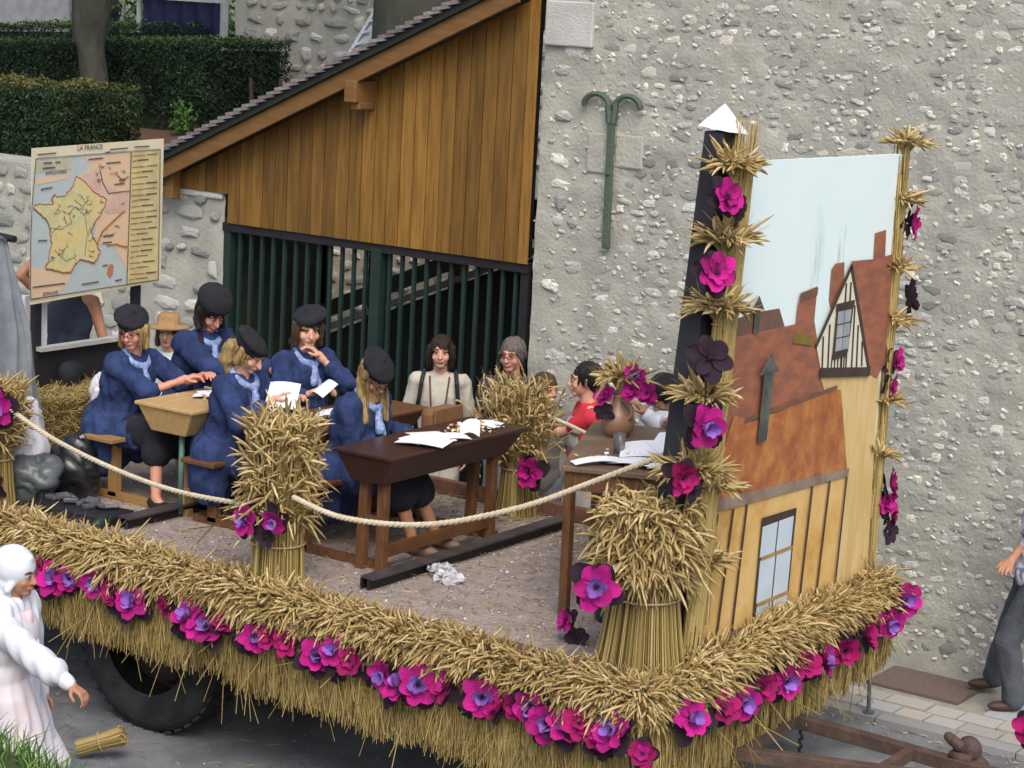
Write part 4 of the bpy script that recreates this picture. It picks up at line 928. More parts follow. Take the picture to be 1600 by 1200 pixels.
bp('eave', [(.68, 1.955), (2.32, 1.875), (2.31, 1.83), (.68, 1.885)], mat('painted_eave', (.17, .11, .085), .65, (.28, .22, .18), 6), 7)
bp('plank_wall', [(.68, 1.885), (2.30, 1.83), (2.24, 1.06), (.56, 1.06)], PWOOD, 4)
for a, b in (((.93, 1.87), (.83, 1.08)), ((1.08, 1.87), (1.0, 1.08)), ((1.85, 1.845), (1.79, 1.08)), ((2.07, 1.84), (2.0, 1.08)), ((2.29, 1.83), (2.24, 1.08)), ((.76, 1.87), (.66, 1.08))): line(a, b, .018, PDK, 8, 'plank_joint')
bp('window_frame', [(1.24, 1.08), (1.64, 1.08), (1.67, 1.75), (1.27, 1.76)], PDK, 8)
for (y0, y1) in ((1.275, 1.445), (1.465, 1.635)):
    for (z0, z1) in ((1.10, 1.26), (1.28, 1.52), (1.54, 1.71)): bp('painted_pane', [(y0 - .01, z0), (y1 - .01, z0), (y1, z1), (y0, z1)], PGLS, 9)
line((1.265, 1.27), (1.63, 1.27), .018, mat('painted_ochre_bar', (.40, .24, .07), .6), 10, 'glazing_bar'); line((1.275, 1.53), (1.64, 1.53), .018, MATS['painted_ochre_bar'], 10, 'glazing_bar')
bp('stove_pipe', [(1.135, 2.20), (1.235, 2.20), (1.255, 2.57), (1.155, 2.58)], PMET, 10)
bp('stove_pipe_cap', [(1.10, 2.57), (1.31, 2.57), (1.21, 2.68)], PMET, 11)
bp('stove_pipe', [(1.03, 2.80), (1.085, 2.80), (1.09, 2.93), (1.035, 2.93)], PMET, 5)
bp('stove_pipe_cap', [(.99, 2.92), (1.125, 2.92), (1.06, 3.0)], PMET, 6)

# ---------------------------------------------------------------- black chimney with white cone
ch = empty('mock_chimney', (-.06, .45, D), 'tall tapering black chimney at the float corner', 'chimney')
mb = MB(); zt, zb_ = 3.87, D
mb.add([(-.16, .24, zb_), (-.03, .24, zb_), (-.03, .56, zb_), (-.16, .56, zb_), (-.14, .55, zt), (-.03, .55, zt), (-.03, .72, zt), (-.14, .72, zt)], [(0, 3, 2, 1), (4, 5, 6, 7), (0, 1, 5, 4), (1, 2, 6, 5), (2, 3, 7, 6), (3, 0, 4, 7)])
part('flue', mb, mat('matt_black_card', (.014, .014, .020), .6, (.022, .022, .03), 5), ch, bevel=.004)
cc = (-.08, .625); ap = (-.08, .635, 4.01)
mb = MB(); q = [(cc[0] - .09, cc[1] - .09, 3.895), (cc[0] + .09, cc[1] - .09, 3.875), (cc[0] + .09, cc[1] + .11, 3.86), (cc[0] - .09, cc[1] + .11, 3.88)]
mb.add(q + [ap], [(0, 3, 2, 1), (0, 1, 4), (1, 2, 4), (2, 3, 4), (3, 0, 4)])
part('white_cap', mb, mat('white_card', (.82, .84, .86), .6, (.78, .80, .84), 5), ch)

# ---------------------------------------------------------------- map on its easel
ea = empty('easel', (-5.93, 2.0, D), 'black wooden easel holding up the school map, with a low blackboard panel', 'easel')
for y in (1.52, 2.50): part('leg', MB().box((-5.95, y, 1.95), (.05, .06, 1.6)), BLACK, ea)
part('blackboard', MB().box((-5.94, 2.0, 1.69), (.03, .94, .30)), BLACK, ea)
part('chalk_ledge', MB().box((-5.90, 2.0, 1.855), (.07, 1.0, .03)), mat('pale_ledge', (.42, .43, .42), .6), ea)
mp_ = empty('school_map', (-5.9, 2.04, 2.7), 'old school wall map of a country in yellow with blue sea and an index column', 'map')
ux = lambda u, v, lvl=0: (-5.88 + lvl * .002, 1.40 + u * 1.29, 3.268 + .03 * u - v * (1.085 - .03 * u))
def mpoly(name, pts, m, lvl):
    mb = MB(); P = [Vector(ux(u, v, lvl)) for u, v in pts]; nz = Vector((.0015, 0, 0)); k = len(P)
    ar = sum(pts[i][0] * -pts[(i + 1) % k][1] + pts[(i + 1) % k][0] * pts[i][1] for i in range(k))
    if ar < 0: P.reverse()
    mb.add(P + [p + nz for p in P], [tuple(range(k, 2 * k)), tuple(reversed(range(k)))] + [(i, (i + 1) % k, k + (i + 1) % k, k + i) for i in range(k)])
    return part(name, mb, m, mp_)
def C_(x, y):
    """drawing coordinates traced on the poster -> 0..1"""
    u = (x - (160 + 60 * (y - 200) / 960)) / (845 - 75 * (y - 200) / 960); t = 200 - 60 * u; b = 1172 - 132 * u
    return (u, (y - t) / (b - t))
sheet = MB(); P = [ux(0, 0, -3), ux(0, 1, -3), ux(1, 1, -3), ux(1, 0, -3)]; sheet.add(P + [(p[0] + .006, p[1], p[2]) for p in P], [(0, 3, 2, 1), (4, 5, 6, 7), (0, 1, 5, 4), (1, 2, 6, 5), (2, 3, 7, 6), (3, 0, 4, 7)])
part('sheet', sheet, mat('map_cream_paper', (.60, .56, .42), .75, (.54, .50, .36), 5), mp_)
MS = mat('map_sea_blue', (.36, .43, .45), .75, (.41, .47, .47), 7); ML = mat('map_foreign_orange', (.60, .42, .28), .75, (.58, .45, .31), 5); MF = ramp_mat('map_country_yellow', [(.30, (.50, .34, .20)), (.42, (.58, .47, .20)), (.52, (.56, .50, .26)), (.60, (.44, .46, .24)), (.70, (.60, .44, .24))], 'noise', .75, 7); MI = mat('map_index_yellow', (.58, .50, .25), .75); MLN = mat('map_ink', (.10, .09, .09), .8); MR = mat('map_border_red', (.40, .09, .12), .8); MO = mat('map_relief_orange', (.45, .16, .04), .8); MRV = mat('map_river_grey', (.25, .27, .25), .8); MPK = mat('map_pale_pink', (.62, .44, .35), .75)
inner = [C_(183, 262), C_(183, 700), C_(215, 1135), C_(775, 1055), C_(778, 222)]
mpoly('sea', inner, MS, 1)
mpoly('foreign_land', [C_(480, 258), C_(778, 225), C_(775, 820), C_(700, 800), C_(590, 800), C_(560, 640), C_(520, 440), C_(440, 380), C_(505, 345), C_(520, 300)], ML, 2)
mpoly('foreign_land', [C_(480, 360), C_(560, 330), C_(620, 430), C_(765, 480), C_(765, 600), C_(640, 610), C_(560, 540), C_(500, 450)], MPK, 3)
mpoly('foreign_land', [C_(195, 930), C_(300, 960), C_(440, 985), C_(440, 1010), C_(370, 1110), C_(218, 1132)], ML, 2)
mpoly('foreign_land', [C_(700, 800), C_(775, 815), C_(775, 960), C_(740, 900), C_(710, 850)], ML, 2)
mpoly('inset_panel', [C_(190, 268), C_(400, 256), C_(405, 330), C_(190, 350)], mat('map_pale_inset', (.48, .46, .36), .8), 2)
mpoly('inset_panel', [C_(195, 385), C_(390, 350), C_(385, 385), C_(300, 405), C_(198, 425)], ML, 2)
cl = [(430, 375), (460, 385), (520, 440), (560, 480), (600, 500), (630, 520), (600, 600), (565, 650), (545, 700), (550, 750), (580, 800), (600, 855), (570, 915), (530, 900), (480, 890), (450, 930), (435, 970), (390, 975), (330, 955), (285, 940), (300, 880), (310, 800), (305, 740), (290, 690), (270, 640), (230, 600), (190, 570), (195, 545), (240, 545), (300, 545), (300, 490), (330, 500), (375, 490), (395, 460), (420, 430)]
rj = random.Random(4); cl2 = []
for a_, b_ in zip(cl, cl[1:] + cl[:1]):
    for q_ in range(4):
        t_ = q_ / 4; jx, jy = (rj.uniform(-5, 5), rj.uniform(-5, 5)) if q_ else (0, 0); cl2.append((a_[0] + (b_[0] - a_[0]) * t_ + jx, a_[1] + (b_[1] - a_[1]) * t_ + jy))
cl = cl2
mpoly('country', [C_(*p) for p in cl], MF, 4)
mpoly('island', [C_(670, 920), C_(690, 935), C_(685, 990), C_(668, 1010), C_(650, 985), C_(655, 945)], mat('map_island_red', (.50, .20, .12), .8), 4)
def mline(pts, wd, m, lvl=6, nm='map_line'):
    mb = MB(); P = [Vector(ux(*C_(*p), lvl)) for p in pts]
    for a, b in zip(P, P[1:]): mb.bar(a, b + (b - a).normalized() * .002, wd, .0012, up=(1, 0, 0))
    part(nm, mb, m, mp_)
mline(cl[:32], .006, MR); mline(cl[28:52], .008, MO, 7); mline(cl[48:68], .006, MR); mline(cl[64:80], .008, MO, 7); mline(cl[76:] + cl[:1], .005, MR)
for k_ in range(26):
    x_, y_ = rj.uniform(290, 560), rj.uniform(480, 880); P_ = [(x_, y_)]
    for q_ in range(5): P_.append((P_[-1][0] + rj.uniform(-18, 22), P_[-1][1] + rj.uniform(-16, 18)))
    mline(P_, .0035, MRV if k_ % 3 else MO, 6)
for k_ in range(16):
    x_, y_ = rj.uniform(560, 740), rj.uniform(300, 760); P_ = [(x_, y_)]
    for q_ in range(4): P_.append((P_[-1][0] + rj.uniform(-18, 22), P_[-1][1] + rj.uniform(-16, 18)))
    mline(P_, .004, MRV if k_ % 2 else MR, 6)
mline([(580, 800), (610, 720), (680, 650), (745, 590)], .012, MO); mline([(640, 805), (700, 800), (765, 822)], .01, MO)
mline([(290, 690), (360, 700), (420, 660), (400, 600), (440, 560), (500, 620), (520, 740)], .005, MRV); mline([(430, 520), (480, 560), (520, 520)], .005, MRV); mline([(330, 830), (400, 900), (440, 880)], .005, MRV); mline([(510, 870), (515, 760), (545, 700)], .006, MRV); mline([(580, 330), (600, 410), (640, 480), (770, 465)], .006, MLN); mline([(690, 365), (730, 400), (765, 375)], .006, MLN)
mline([(183, 262), (480, 240), (975, 205)], .007, MRV, 5); mline([(183, 262), (180, 560), (190, 800), (215, 1140)], .006, MLN, 5); mline([(215, 1138), (600, 1082), (972, 1030)], .006, MLN, 5); mline([(975, 205), (975, 600), (970, 1032)], .006, MLN, 5); mline([(780, 222), (778, 600), (772, 1055)], .006, MLN, 6)
mpoly('index_column', [C_(783, 224), C_(775, 1052), C_(968, 1028), C_(972, 208)], MI, 2)
for k in range(23):
    y = 245 + k * 35.5; x1 = 800 + random.random() * 90 + 60
    mline([(790, y + 2), (x1 - 55, y - 4)], .005, MR if k % 3 else MO, 5, 'index_line'); mline([(x1 - 45, y - 6), (min(955, x1 + 30), y - 12)], .008 if k % 2 else .005, MLN, 5, 'index_line')
for a in (((230, 290), (280, 287)), ((300, 285), (330, 283)), ((225, 322), (300, 316)), ((505, 268), (595, 260)), ((620, 292), (710, 285)), ((675, 425), (740, 418)), ((225, 452), (290, 440)), ((620, 750), (680, 742)), ((615, 790), (670, 785)), ((230, 770), (280, 768)), ((500, 1050), (600, 1035)), ((700, 1030), (740, 1024)), ((220, 1060), (400, 1040)), ((610, 225), (640, 222)), ((190, 238), (300, 228)), ((640, 208), (755, 198)), ((800, 192), (900, 186)), ((620, 935), (650, 930))):
    mline(a, .009, MLN, 6, 'map_lettering')
def text(s, loc, size, m, parent, rot, depth=.0005):
    cu = bpy.data.curves.new('t', 'FONT'); cu.body = s; cu.size = size; cu.extrude = depth; cu.align_x = 'CENTER'; cu.resolution_u = 2
    o = bpy.data.objects.new('t', cu); COL.objects.link(o); bpy.context.view_layer.update()
    me = bpy.data.meshes.new_from_object(o.evaluated_get(bpy.context.evaluated_depsgraph_get())); bpy.data.objects.remove(o)
    me.materials.append(m); r = link('lettering', me, parent, Matrix.Translation(loc) @ rot); return r
RT = Matrix(((0, 0, 1, 0), (1, 0, 0, 0), (0, 1, 0, 0), (0, 0, 0, 1)))
text('LA FRANCE', Vector(ux(.42, .035, 4)), .048, MLN, mp_, RT @ Matrix.Rotation(.02, 4, 'Z'))
text('ANGLETERRE', Vector(ux(.17, .175, 5)), .034, MLN, mp_, RT @ Matrix.Rotation(.03, 4, 'Z'))
text('ESPAGNE', Vector(ux(.14, .955, 5)), .034, MLN, mp_, RT @ Matrix.Rotation(.03, 4, 'Z'))

# ---------------------------------------------------------------- school desks
def school_desk(label, x0, x1, y0, y1, m, legm, tubular=False, top=D + .72, bench=(-.49, -.22), frame=None):
    d = empty('school_desk', ((x0 + x1) / 2, (y0 + y1) / 2, D), label, 'school desk', 'school desks with attached benches on the float')
    xc = (x0 + x1) / 2; ym = (y0 + y1) / 2; L = y1 - y0
    part('desktop', MB().box((xc, ym, top - .012), (x1 - x0 + .03, L + .03, .024)), m, d, bevel=.006)
    mb = MB(); zb = top - .185; zt = top - .025
    ix0, ix1, iy0, iy1 = x0 + .07, x1 - .10, y0 + .05, y1 - .05
    mb.add([(ix0, iy0, zb), (ix1, iy0, zb), (ix1, iy1, zb), (ix0, iy1, zb), (x0, y0, zt), (x1, y0, zt), (x1, y1, zt), (x0, y1, zt)], [(0, 3, 2, 1), (4, 5, 6, 7), (0, 1, 5, 4), (1, 2, 6, 5), (2, 3, 7, 6), (3, 0, 4, 7)])
    part('desk_box', mb, m, d, bevel=.008)
    fm = frame or legm
    for y in (y0 + .12, y1 - .12):
        if tubular: part('leg', MB().tube([(xc + .04, y, zb), (xc + .04, y, D + .02)], .018, 10), legm, d, smooth=True)
        else:
            part('leg', MB().bar((xc - .07, y, zb + .01), (xc - .09, y, D), .05, .06), legm, d, bevel=.004)
            part('leg', MB().bar((xc + .06, y, zb + .01), (xc + .06, y, D), .05, .06), legm, d, bevel=.004)
            part('rail', MB().bar((xc - .08, y + .0, D + .30), (xc + .06, y, D + .30), .025, .05), legm, d)
        part('floor_rail', MB().bar((x0 + bench[0] - .02, y + .05, D + .025), (xc + .08, y + .05, D + .025), .05, .045), fm, d)
        part('bench_leg', MB().bar((x0 + sum(bench) / 2, y + .05, D + .02), (x0 + sum(bench) / 2, y + .05, D + .40), .05, .07), fm, d)
    part('footrest', MB().bar((xc + .06, y0 + .12, D + .12), (xc + .06, y1 - .12, D + .12), .03, .07), fm, d)
    part('bench_seat', MB().box((x0 + sum(bench) / 2, ym, D + .415), (bench[1] - bench[0], L, .03)), fm, d, bevel=.006)
    return d
school_desk('dark red brown school desk nearest the viewer, covered in white papers', -2.42, -2.01, .54, 1.86, DKWOOD, MIDWOOD)
school_desk('brown middle school desk half hidden behind the wheat sheaf', -3.22, -2.80, .62, 1.90, MIDWOOD, MIDWOOD)
school_desk('pale yellow school desk with green tube legs at the left', -4.12, -3.66, .66, 1.95, LTWOOD, mat('green_enamel_tube', (.09, .20, .17), .45, (.07, .15, .13)), tubular=True, frame=mat('yellow_floor_frame', (.33, .20, .07), .7, (.24, .14, .05), 5))

# teacher's desk, rotated
e1 = Vector((.935, .355, 0)); e2 = Vector((-.42, .907, 0)); c0 = Vector((-.93, .62, 0)); TZ = 2.0
td = empty('teacher_desk', (-.9, 1.2, D), 'brown teacher desk with papers and a jug of flowers in front of the painted board', 'desk')
def tdp(a, b, z): p = c0 + e1 * a + e2 * b; return Vector((p.x, p.y, z))
mb = MB(); W_, L_ = .74, 1.30
mb.add([tdp(0, 0, TZ - .03), tdp(W_, 0, TZ - .03), tdp(W_, L_, TZ - .03), tdp(0, L_, TZ - .03), tdp(0, 0, TZ), tdp(W_, 0, TZ), tdp(W_, L_, TZ), tdp(0, L_, TZ)], [(0, 3, 2, 1), (4, 5, 6, 7), (0, 1, 5, 4), (1, 2, 6, 5), (2, 3, 7, 6), (3, 0, 4, 7)])
DTOP = mat('desk_worn_top', (.20, .13, .08), .5, (.13, .085, .055), 5, .7, bump=.1)
part('desktop', mb, DTOP, td, bevel=.005)
for a, b, a2, b2 in ((.04, .04, W_ - .04, .04), (.04, L_ - .04, W_ - .04, L_ - .04), (.04, .04, .04, L_ - .04), (W_ - .04, .04, W_ - .04, L_ - .04)):
    part('apron', MB().bar(tdp(a, b, TZ - .085), tdp(a2, b2, TZ - .085), .025, .10), MIDWOOD, td)
for a, b in ((.05, .05), (W_ - .05, .05), (.05, L_ - .05), (W_ - .05, L_ - .05)):
    part('leg', MB().bar(tdp(a, b, TZ - .03), tdp(a + .01, b - .02, D), .05, .05), MIDWOOD, td, bevel=.004)
# jug with wheat and flowers
jug = empty('stoneware_jug', (-1.14, 1.53, TZ), 'round brown stoneware jug on the teacher desk', 'jug')
part('body', MB().lathe([(0, 0), (.065, 0), (.095, .05), (.10, .10), (.08, .15), (.045, .19), (.038, .23), (.045, .25), (.036, .25), (.03, .20)], (-1.14, 1.53, TZ), 24), mat('brown_glaze', (.33, .19, .12), .4, (.25, .14, .085), 6, spec=.6), jug, smooth=True)
part('handle', MB().tube([(-1.10 + .07 * math.cos(t), 1.53 - .03, TZ + .16 + .06 * math.sin(t)) for t in np.linspace(-1.2, 1.6, 8)], .012, 6), MATS['brown_glaze'], jug, smooth=True)
bunch('wheat ears standing in the brown jug on the teacher desk', (-1.14, 1.53, TZ + .31), .16, 110, .22, group='table bouquet of the teacher desk')
for p, k, l, R in (((-1.19, 1.45, TZ + .24), 'm', 'magenta flower on the left of the jug', .062), ((-1.17, 1.42, TZ + .15), 'b', 'black crepe flower hanging left of the jug', .06), ((-1.02, 1.48, TZ + .30), 'm', 'magenta flower on the right of the jug', .070), ((-.93, 1.50, TZ + .29), 'm', 'outermost magenta flower on the right of the jug', .075), ((-1.04, 1.52, TZ + .37), 'v', 'lilac flower at the upper right of the jug wheat', .07)):
    flower(p, (.4, -1, .3), R, *KIND[k], l, backing=False)
gl = empty('glass', (-.86, 1.10, TZ), 'small glass of amber drink on the teacher desk', 'glass')
gm = bpy.data.materials.new('clear_glass'); gm.use_nodes = True; gp = gm.node_tree.nodes['Principled BSDF']; gp.inputs['Transmission Weight'].default_value = .9; gp.inputs['Roughness'].default_value = .05; gp.inputs['IOR'].default_value = 1.3
part('tumbler', MB().lathe([(0, 0), (.03, 0), (.036, .12), (.033, .12), (.028, .006), (0, .006)], (-.86, 1.10, TZ), 18), gm, gl, smooth=True)
part('drink', MB().lathe([(0, .008), (.027, .008), (.030, .06), (0, .06)], (-.86, 1.10, TZ), 18), mat('amber_drink', (.42, .18, .06), .2), gl, smooth=True)
def paper(loc, w, h, rz, label, tilt=0, curl=.01, m=None, name='paper', cat='paper', group='papers scattered on the desks', roll=0):
    mb = MB(); n = 6
    for i in range(n + 1):
        for j in range(2): mb.v.append(Vector(((i / n - .5) * w, (j - .5) * h, curl * math.sin(i / n * 3.1) + .6 * curl * j * (i / n))))
    mb.f = [(2 * i, 2 * i + 2, 2 * i + 3, 2 * i + 1) for i in range(n)]
    k = len(mb.v); nf = list(mb.f); mb.v += [v - Vector((0, 0, .002)) for v in mb.v]; mb.f += [tuple(reversed([a + k for a in q])) for q in nf]
    R_ = Matrix.Rotation(rz, 4, 'Z') @ Matrix.Rotation(tilt, 4, 'X') @ Matrix.Rotation(roll, 4, 'Y')
    me = mesh_of(name, mb, True); me.materials.append(m or PAPER)
    o = link(name, me, None, Matrix.Translation(loc) @ R_); return tag(o, label, cat, group)
ft = D + .722
for (x, y, w, h, r, l) in ((-2.12, .98, .30, .21, .3, 'large white sheet on the dark front desk, nearest its near end'), (-2.20, 1.15, .30, .21, -.5, 'white sheet overlapping the middle of the dark front desk'), (-2.10, 1.22, .21, .15, 1.0, 'small white sheet at the outer rim of the dark front desk'), (-2.16, 1.04, .25, .2, 1.3, 'white sheet lying crosswise on the papers of the dark front desk'), (-2.20, 1.70, .2, .15, .2, 'white slip at the far end of the dark front desk')):
    paper((x, y, ft + .004 + random.random() * .01), w, h, r, l)
paper((-2.08, 1.38, ft + .03), .12, .10, .6, 'crumpled white paper tent on the dark front desk', tilt=.6, curl=.04)
for (x, y, w, h, r, l) in ((-3.86, 1.12, .30, .21, .5, 'white sheet under the hands of the woman at the pale desk'), (-3.78, 1.25, .25, .18, -.3, 'second white sheet on the pale desk'), (-3.84, 1.62, .28, .2, .2, 'white sheet at the far end of the pale desk')): paper((x, y, ft + .006 + random.random() * .01), w, h, r, l)
for (x, y, w, h, r, l) in ((-2.95, 1.2, .28, .2, .5, 'white sheet on the middle desk'), (-2.9, 1.42, .22, .16, -.5, 'small white sheet at the far side of the middle desk')): paper((x, y, ft + .006), w, h, r, l, curl=.03)
for (x, y, w, h, r, t_, l) in ((-.80, .80, .30, .10, .9, 0, 'long white strip of paper on the near corner of the teacher desk'), (-.62, .92, .32, .16, .2, 0, 'white sheet along the near edge of the teacher desk'), (-.70, 1.18, .34, .26, .5, .12, 'open white exercise book on the teacher desk'), (-.60, 1.30, .30, .22, .2, .35, 'raised white page behind the exercise book')): paper((x, y, TZ + .012 + t_ * .15), w, h, r, l, tilt=t_, curl=.02)
paper((-.72, .98, TZ + .004), .30, .22, .35, 'dark blue grey folder on the teacher desk', m=mat('folder_blue_grey', (.13, .14, .17), .5), name='folder', cat='folder')
# colourful scraps
def scraps(label, cx, cy, cz, n, r, parent=None):
    P = np.stack([cx + RNG.normal(0, r[0], n), cy + RNG.normal(0, r[1], n), cz + np.abs(RNG.normal(0, .008, n))], 1); N = nrm(RNG.normal(size=(n, 3)) + [0, 0, 1.5]); a = nrm(np.cross(N, RNG.normal(size=(n, 3)))); b = np.cross(N, a); s = RNG.uniform(.008, .02, (n, 1))
    V = np.stack([P - a * s, P - b * s, P + a * s, P + b * s], 1).reshape(-1, 3); V[:, 2] = np.maximum(V[:, 2], cz)
    o = np_obj('paper_scraps', V, np.arange(4 * n).reshape(n, 4), ramp_mat('scrap_colours', [(0, (.7, .7, .68)), (.3, (.62, .45, .12)), (.6, (.55, .12, .08)), (.7, (.6, .5, .2)), (.85, (.5, .45, .6))], interp='CONSTANT'), None, np.repeat(RNG.random(n), 4), False)
    tag(o, label, 'confetti')
scraps('heap of yellow and white paper scraps at the far end of the dark front desk', -2.2, 1.60, ft + .003, 170, (.06, .10))
scraps('scatter of confetti on the pale desk', -3.9, 1.3, ft + .02, 80, (.08, .2)); scraps('scatter of confetti on the middle desk', -3.0, 1.25, ft + .02, 70, (.07, .2))
scraps('scatter of confetti by the open book on the teacher desk', -.75, .95, TZ + .02, 30, (.1, .1))
# stove below the teacher desk
sv_ = empty('stove', (-.64, .84, D), 'black round stove with a grey lid in front of the teacher desk', 'stove')
part('body', MB().lathe([(0, 0), (.13, 0), (.135, .03), (.125, .06), (.13, .62), (0, .62)], (-.64, .84, D), 28), mat('black_enamel', (.012, .012, .015), .35, (.02, .02, .022), 6, spec=.5), sv_, smooth=False)
part('lid', MB().lathe([(0, .70), (.10, .695), (.15, .665), (.165, .635), (.16, .615), (0, .615)], (-.64, .84, D), 32), mat('grey_lid', (.05, .055, .065), .45, (.075, .08, .09), 7, .8), sv_, smooth=True)
part('lid_knob', MB().lathe([(.012, .69), (.02, .71), (.02, .73), (0, .735)], (-.64, .84, D), 12), BLACK, sv_, smooth=True)
# scrap bag on desk M
tb = empty('satchel', (-2.62, 1.72, D + .43), 'tan leather satchel beside the pupil at the dark front desk', 'satchel')
part('bag_body', MB().box((-2.60, 1.78, D + .62), (.12, .28, .30)), mat('tan_leather', (.22, .12, .055), .6, (.15, .08, .035), 7), tb, bevel=.04)
part('flap', MB().box((-2.535, 1.78, D + .69), (.02, .29, .17)), MATS['tan_leather'], tb, bevel=.008)

# ---------------------------------------------------------------- ropes
ROPE = mat('pale_hemp_rope', (.56, .50, .38), .85, (.42, .37, .26), 30)
def rope(pts, r, label):
    P = [Vector(p) for p in pts]; n = 90; out = []
    for i in range(n + 1):
        t = i / n * (len(P) - 1); k = min(int(t), len(P) - 2); u = t - k
        p0, p1, p2, p3 = P[max(k - 1, 0)], P[k], P[k + 1], P[min(k + 2, len(P) - 1)]
        out.append(.5 * ((2 * p1) + (p2 - p0) * u + (2 * p0 - 5 * p1 + 4 * p2 - p3) * u * u + (3 * p1 - p0 - 3 * p2 + p3) * u ** 3))
    e = empty('rope', pts[0], label, 'rope', 'white ropes strung between the sheaves'); L = sum((a - b).length for a, b in zip(out, out[1:]))
    fine = []
    for i in range(n * 3 + 1):
        t = i / 3; k = min(int(t), n - 1); fine.append(out[k].lerp(out[k + 1], t - k))
    for s in range(3):
        q = []
        for i, p in enumerate(fine):
            d = (fine[min(i + 1, len(fine) - 1)] - fine[max(i - 1, 0)]).normalized(); a = d.cross(Vector((0, 0, 1))).normalized(); b = a.cross(d)
            th = i / len(fine) * L / .085 * 2 * PI + s * 2 * PI / 3; q.append(p + (a * math.cos(th) + b * math.sin(th)) * r * .55)
        part('strand', MB().tube(q, r * .62, 6), ROPE, e, smooth=True)
rope([(-4.62, .0, 1.86), (-4.2, .03, 1.70), (-3.64, .02, 1.60), (-3.1, .0, 1.565), (-2.45, -.02, 1.60)], .014, 'white rope sagging from the left edge to the middle sheaf')
rope([(-2.25, -.04, 1.70), (-1.95, .05, 1.62), (-1.5, .20, 1.64), (-1.0, .34, 1.80), (-.6, .48, 2.0), (-.18, .56, 2.22)], .015, 'white rope sagging from the middle sheaf up to the black chimney')
rope([(-2.38, 2.44, 1.86), (-2.1, 2.5, 1.78), (-1.8, 2.5, 1.72), (-1.3, 2.5, 1.72), (-.5, 2.5, 1.8), (-.1, 2.5, 1.95)], .012, 'thin white rope at the back running behind the teacher desk')
# two loose stalks caught on the rope by the middle sheaf
ls = empty('loose_stalk', (-2.7, -.03, 1.5), 'long single straw sticking out left of the middle sheaf across the rope', 'straw')
part('stalk', MB().tube([(-2.88, -.12, 1.33), (-2.6, -.12, 1.62), (-2.38, -.08, 1.85)], .0028, 4), STALK, ls)
part('stalk', MB().tube([(-2.95, -.12, 1.40), (-2.6, -.12, 1.50), (-2.4, -.08, 1.52)], .0028, 4), STALK, ls)

# ---------------------------------------------------------------- luggage and odds at the left
ct = empty('coat_stand', (-5.25, .55, D), 'black metal coat stand at the left edge', 'coat stand')
part('pole', MB().tube([(-5.42, .55, D), (-5.30, .55, 2.78)], .02, 8), BLACK, ct); part('crossbar', MB().tube([(-5.62, .55, 2.80), (-5.12, .55, 2.78)], .024, 8), BLACK, ct)
part('foot', MB().box((-5.42, .55, D + .015), (.4, .4, .03)), BLACK, ct)
cm = MB(); nu, nv = 40, 24
for j in range(nv + 1):
    v = j / nv; z = 2.80 - v * 1.22
    for i in range(nu):
        t = 2 * PI * i / nu; wdt = .09 + .13 * min(1, v * 2.2) + .02 * v; fold = 1 + .16 * math.sin(t * 7 + v * 2) * min(1, v * 3) + .08 * math.sin(t * 12 + v * 5)
        cm.v.append(Vector((-5.22 + .13 * v - .02 + wdt * fold * math.cos(t), .50 + .10 * fold * math.sin(t) * (.4 + v), z - .03 * abs(math.cos(t)))))
cm.f = [(j * nu + i, j * nu + (i + 1) % nu, (j + 1) * nu + (i + 1) % nu, (j + 1) * nu + i) for j in range(nv) for i in range(nu)]; cm.f.append(tuple(range(nu)))
coat = part('coat', cm, GREYCLOTH, None, smooth=True); tag(coat, 'long blue grey coat hanging from the black stand at the left edge', 'coat')
def sack(name, label, c, r, m, seed, flat=.1, cat='bag', tuft=0, crumple=0):
    rr = random.Random(seed); mb = MB().ell(c, r, n=36, m=26)
    for v in mb.v:
        d = v - Vector(c); q = noise.noise(v * 4 + Vector((seed, 0, 0))) * .45 - max(0, .16 - abs(noise.noise(v * 9 + Vector((0, seed, 0))))) * 1.5 - max(0, .10 - abs(noise.noise(v * 20 + Vector((0, 0, seed))))) * .9
        v += d * q * .8
        if crumple: v += Vector((noise.noise(v * 38), noise.noise(v * 38 + Vector((7, 0, 0))), noise.noise(v * 33 + Vector((0, 9, 0))))) * crumple
        if d.z > 0: v.x -= d.x * .35 * d.z / r[2] * tuft; v.y -= d.y * .35 * d.z / r[2] * tuft
        v.z = max(v.z, c[2] - r[2] * .92)
    o = part(name, mb, m, None, smooth=not crumple); return tag(o, label, cat)
PLW = mat('white_plastic_bag', (.62, .64, .70), .35, (.52, .53, .60), 6, spec=.5); 
sack('plastic_bag', 'white and lilac plastic bag standing under the grey coat', (-4.86, .42, D + .42), (.17, .16, .27), PLW, 3, tuft=1.2)
sack('refuse_bag', 'grey green plastic bag below the white bag at the left', (-4.72, .36, D + .17), (.20, .17, .18), mat('grey_green_plastic', (.10, .12, .13), .35, (.06, .07, .08), 5, spec=.5), 5)
sack('black_bag', 'shiny black plastic bag behind the grey one', (-4.62, .62, D + .20), (.19, .17, .21), mat('black_plastic', (.012, .014, .016), .3, spec=.6), 8)
sack('plastic_bag', 'white bag hanging behind the glasses wearing woman at the pale desk', (-4.90, 1.12, D + .58), (.07, .12, .17), PLW, 15)
sack('plastic_bag', 'crumpled clear plastic lying on the deck below the dark front desk', (-1.86, .86, D + .03), (.10, .09, .04), mat('pale_clear_plastic', (.50, .50, .54), .3, (.40, .39, .44), 7, spec=.5), 17, crumple=.05)
sack('plastic_bag', 'second crumpled clear plastic on the deck in front of the first', (-1.75, .78, D + .02), (.07, .07, .03), MATS['pale_clear_plastic'], 19, crumple=.05)
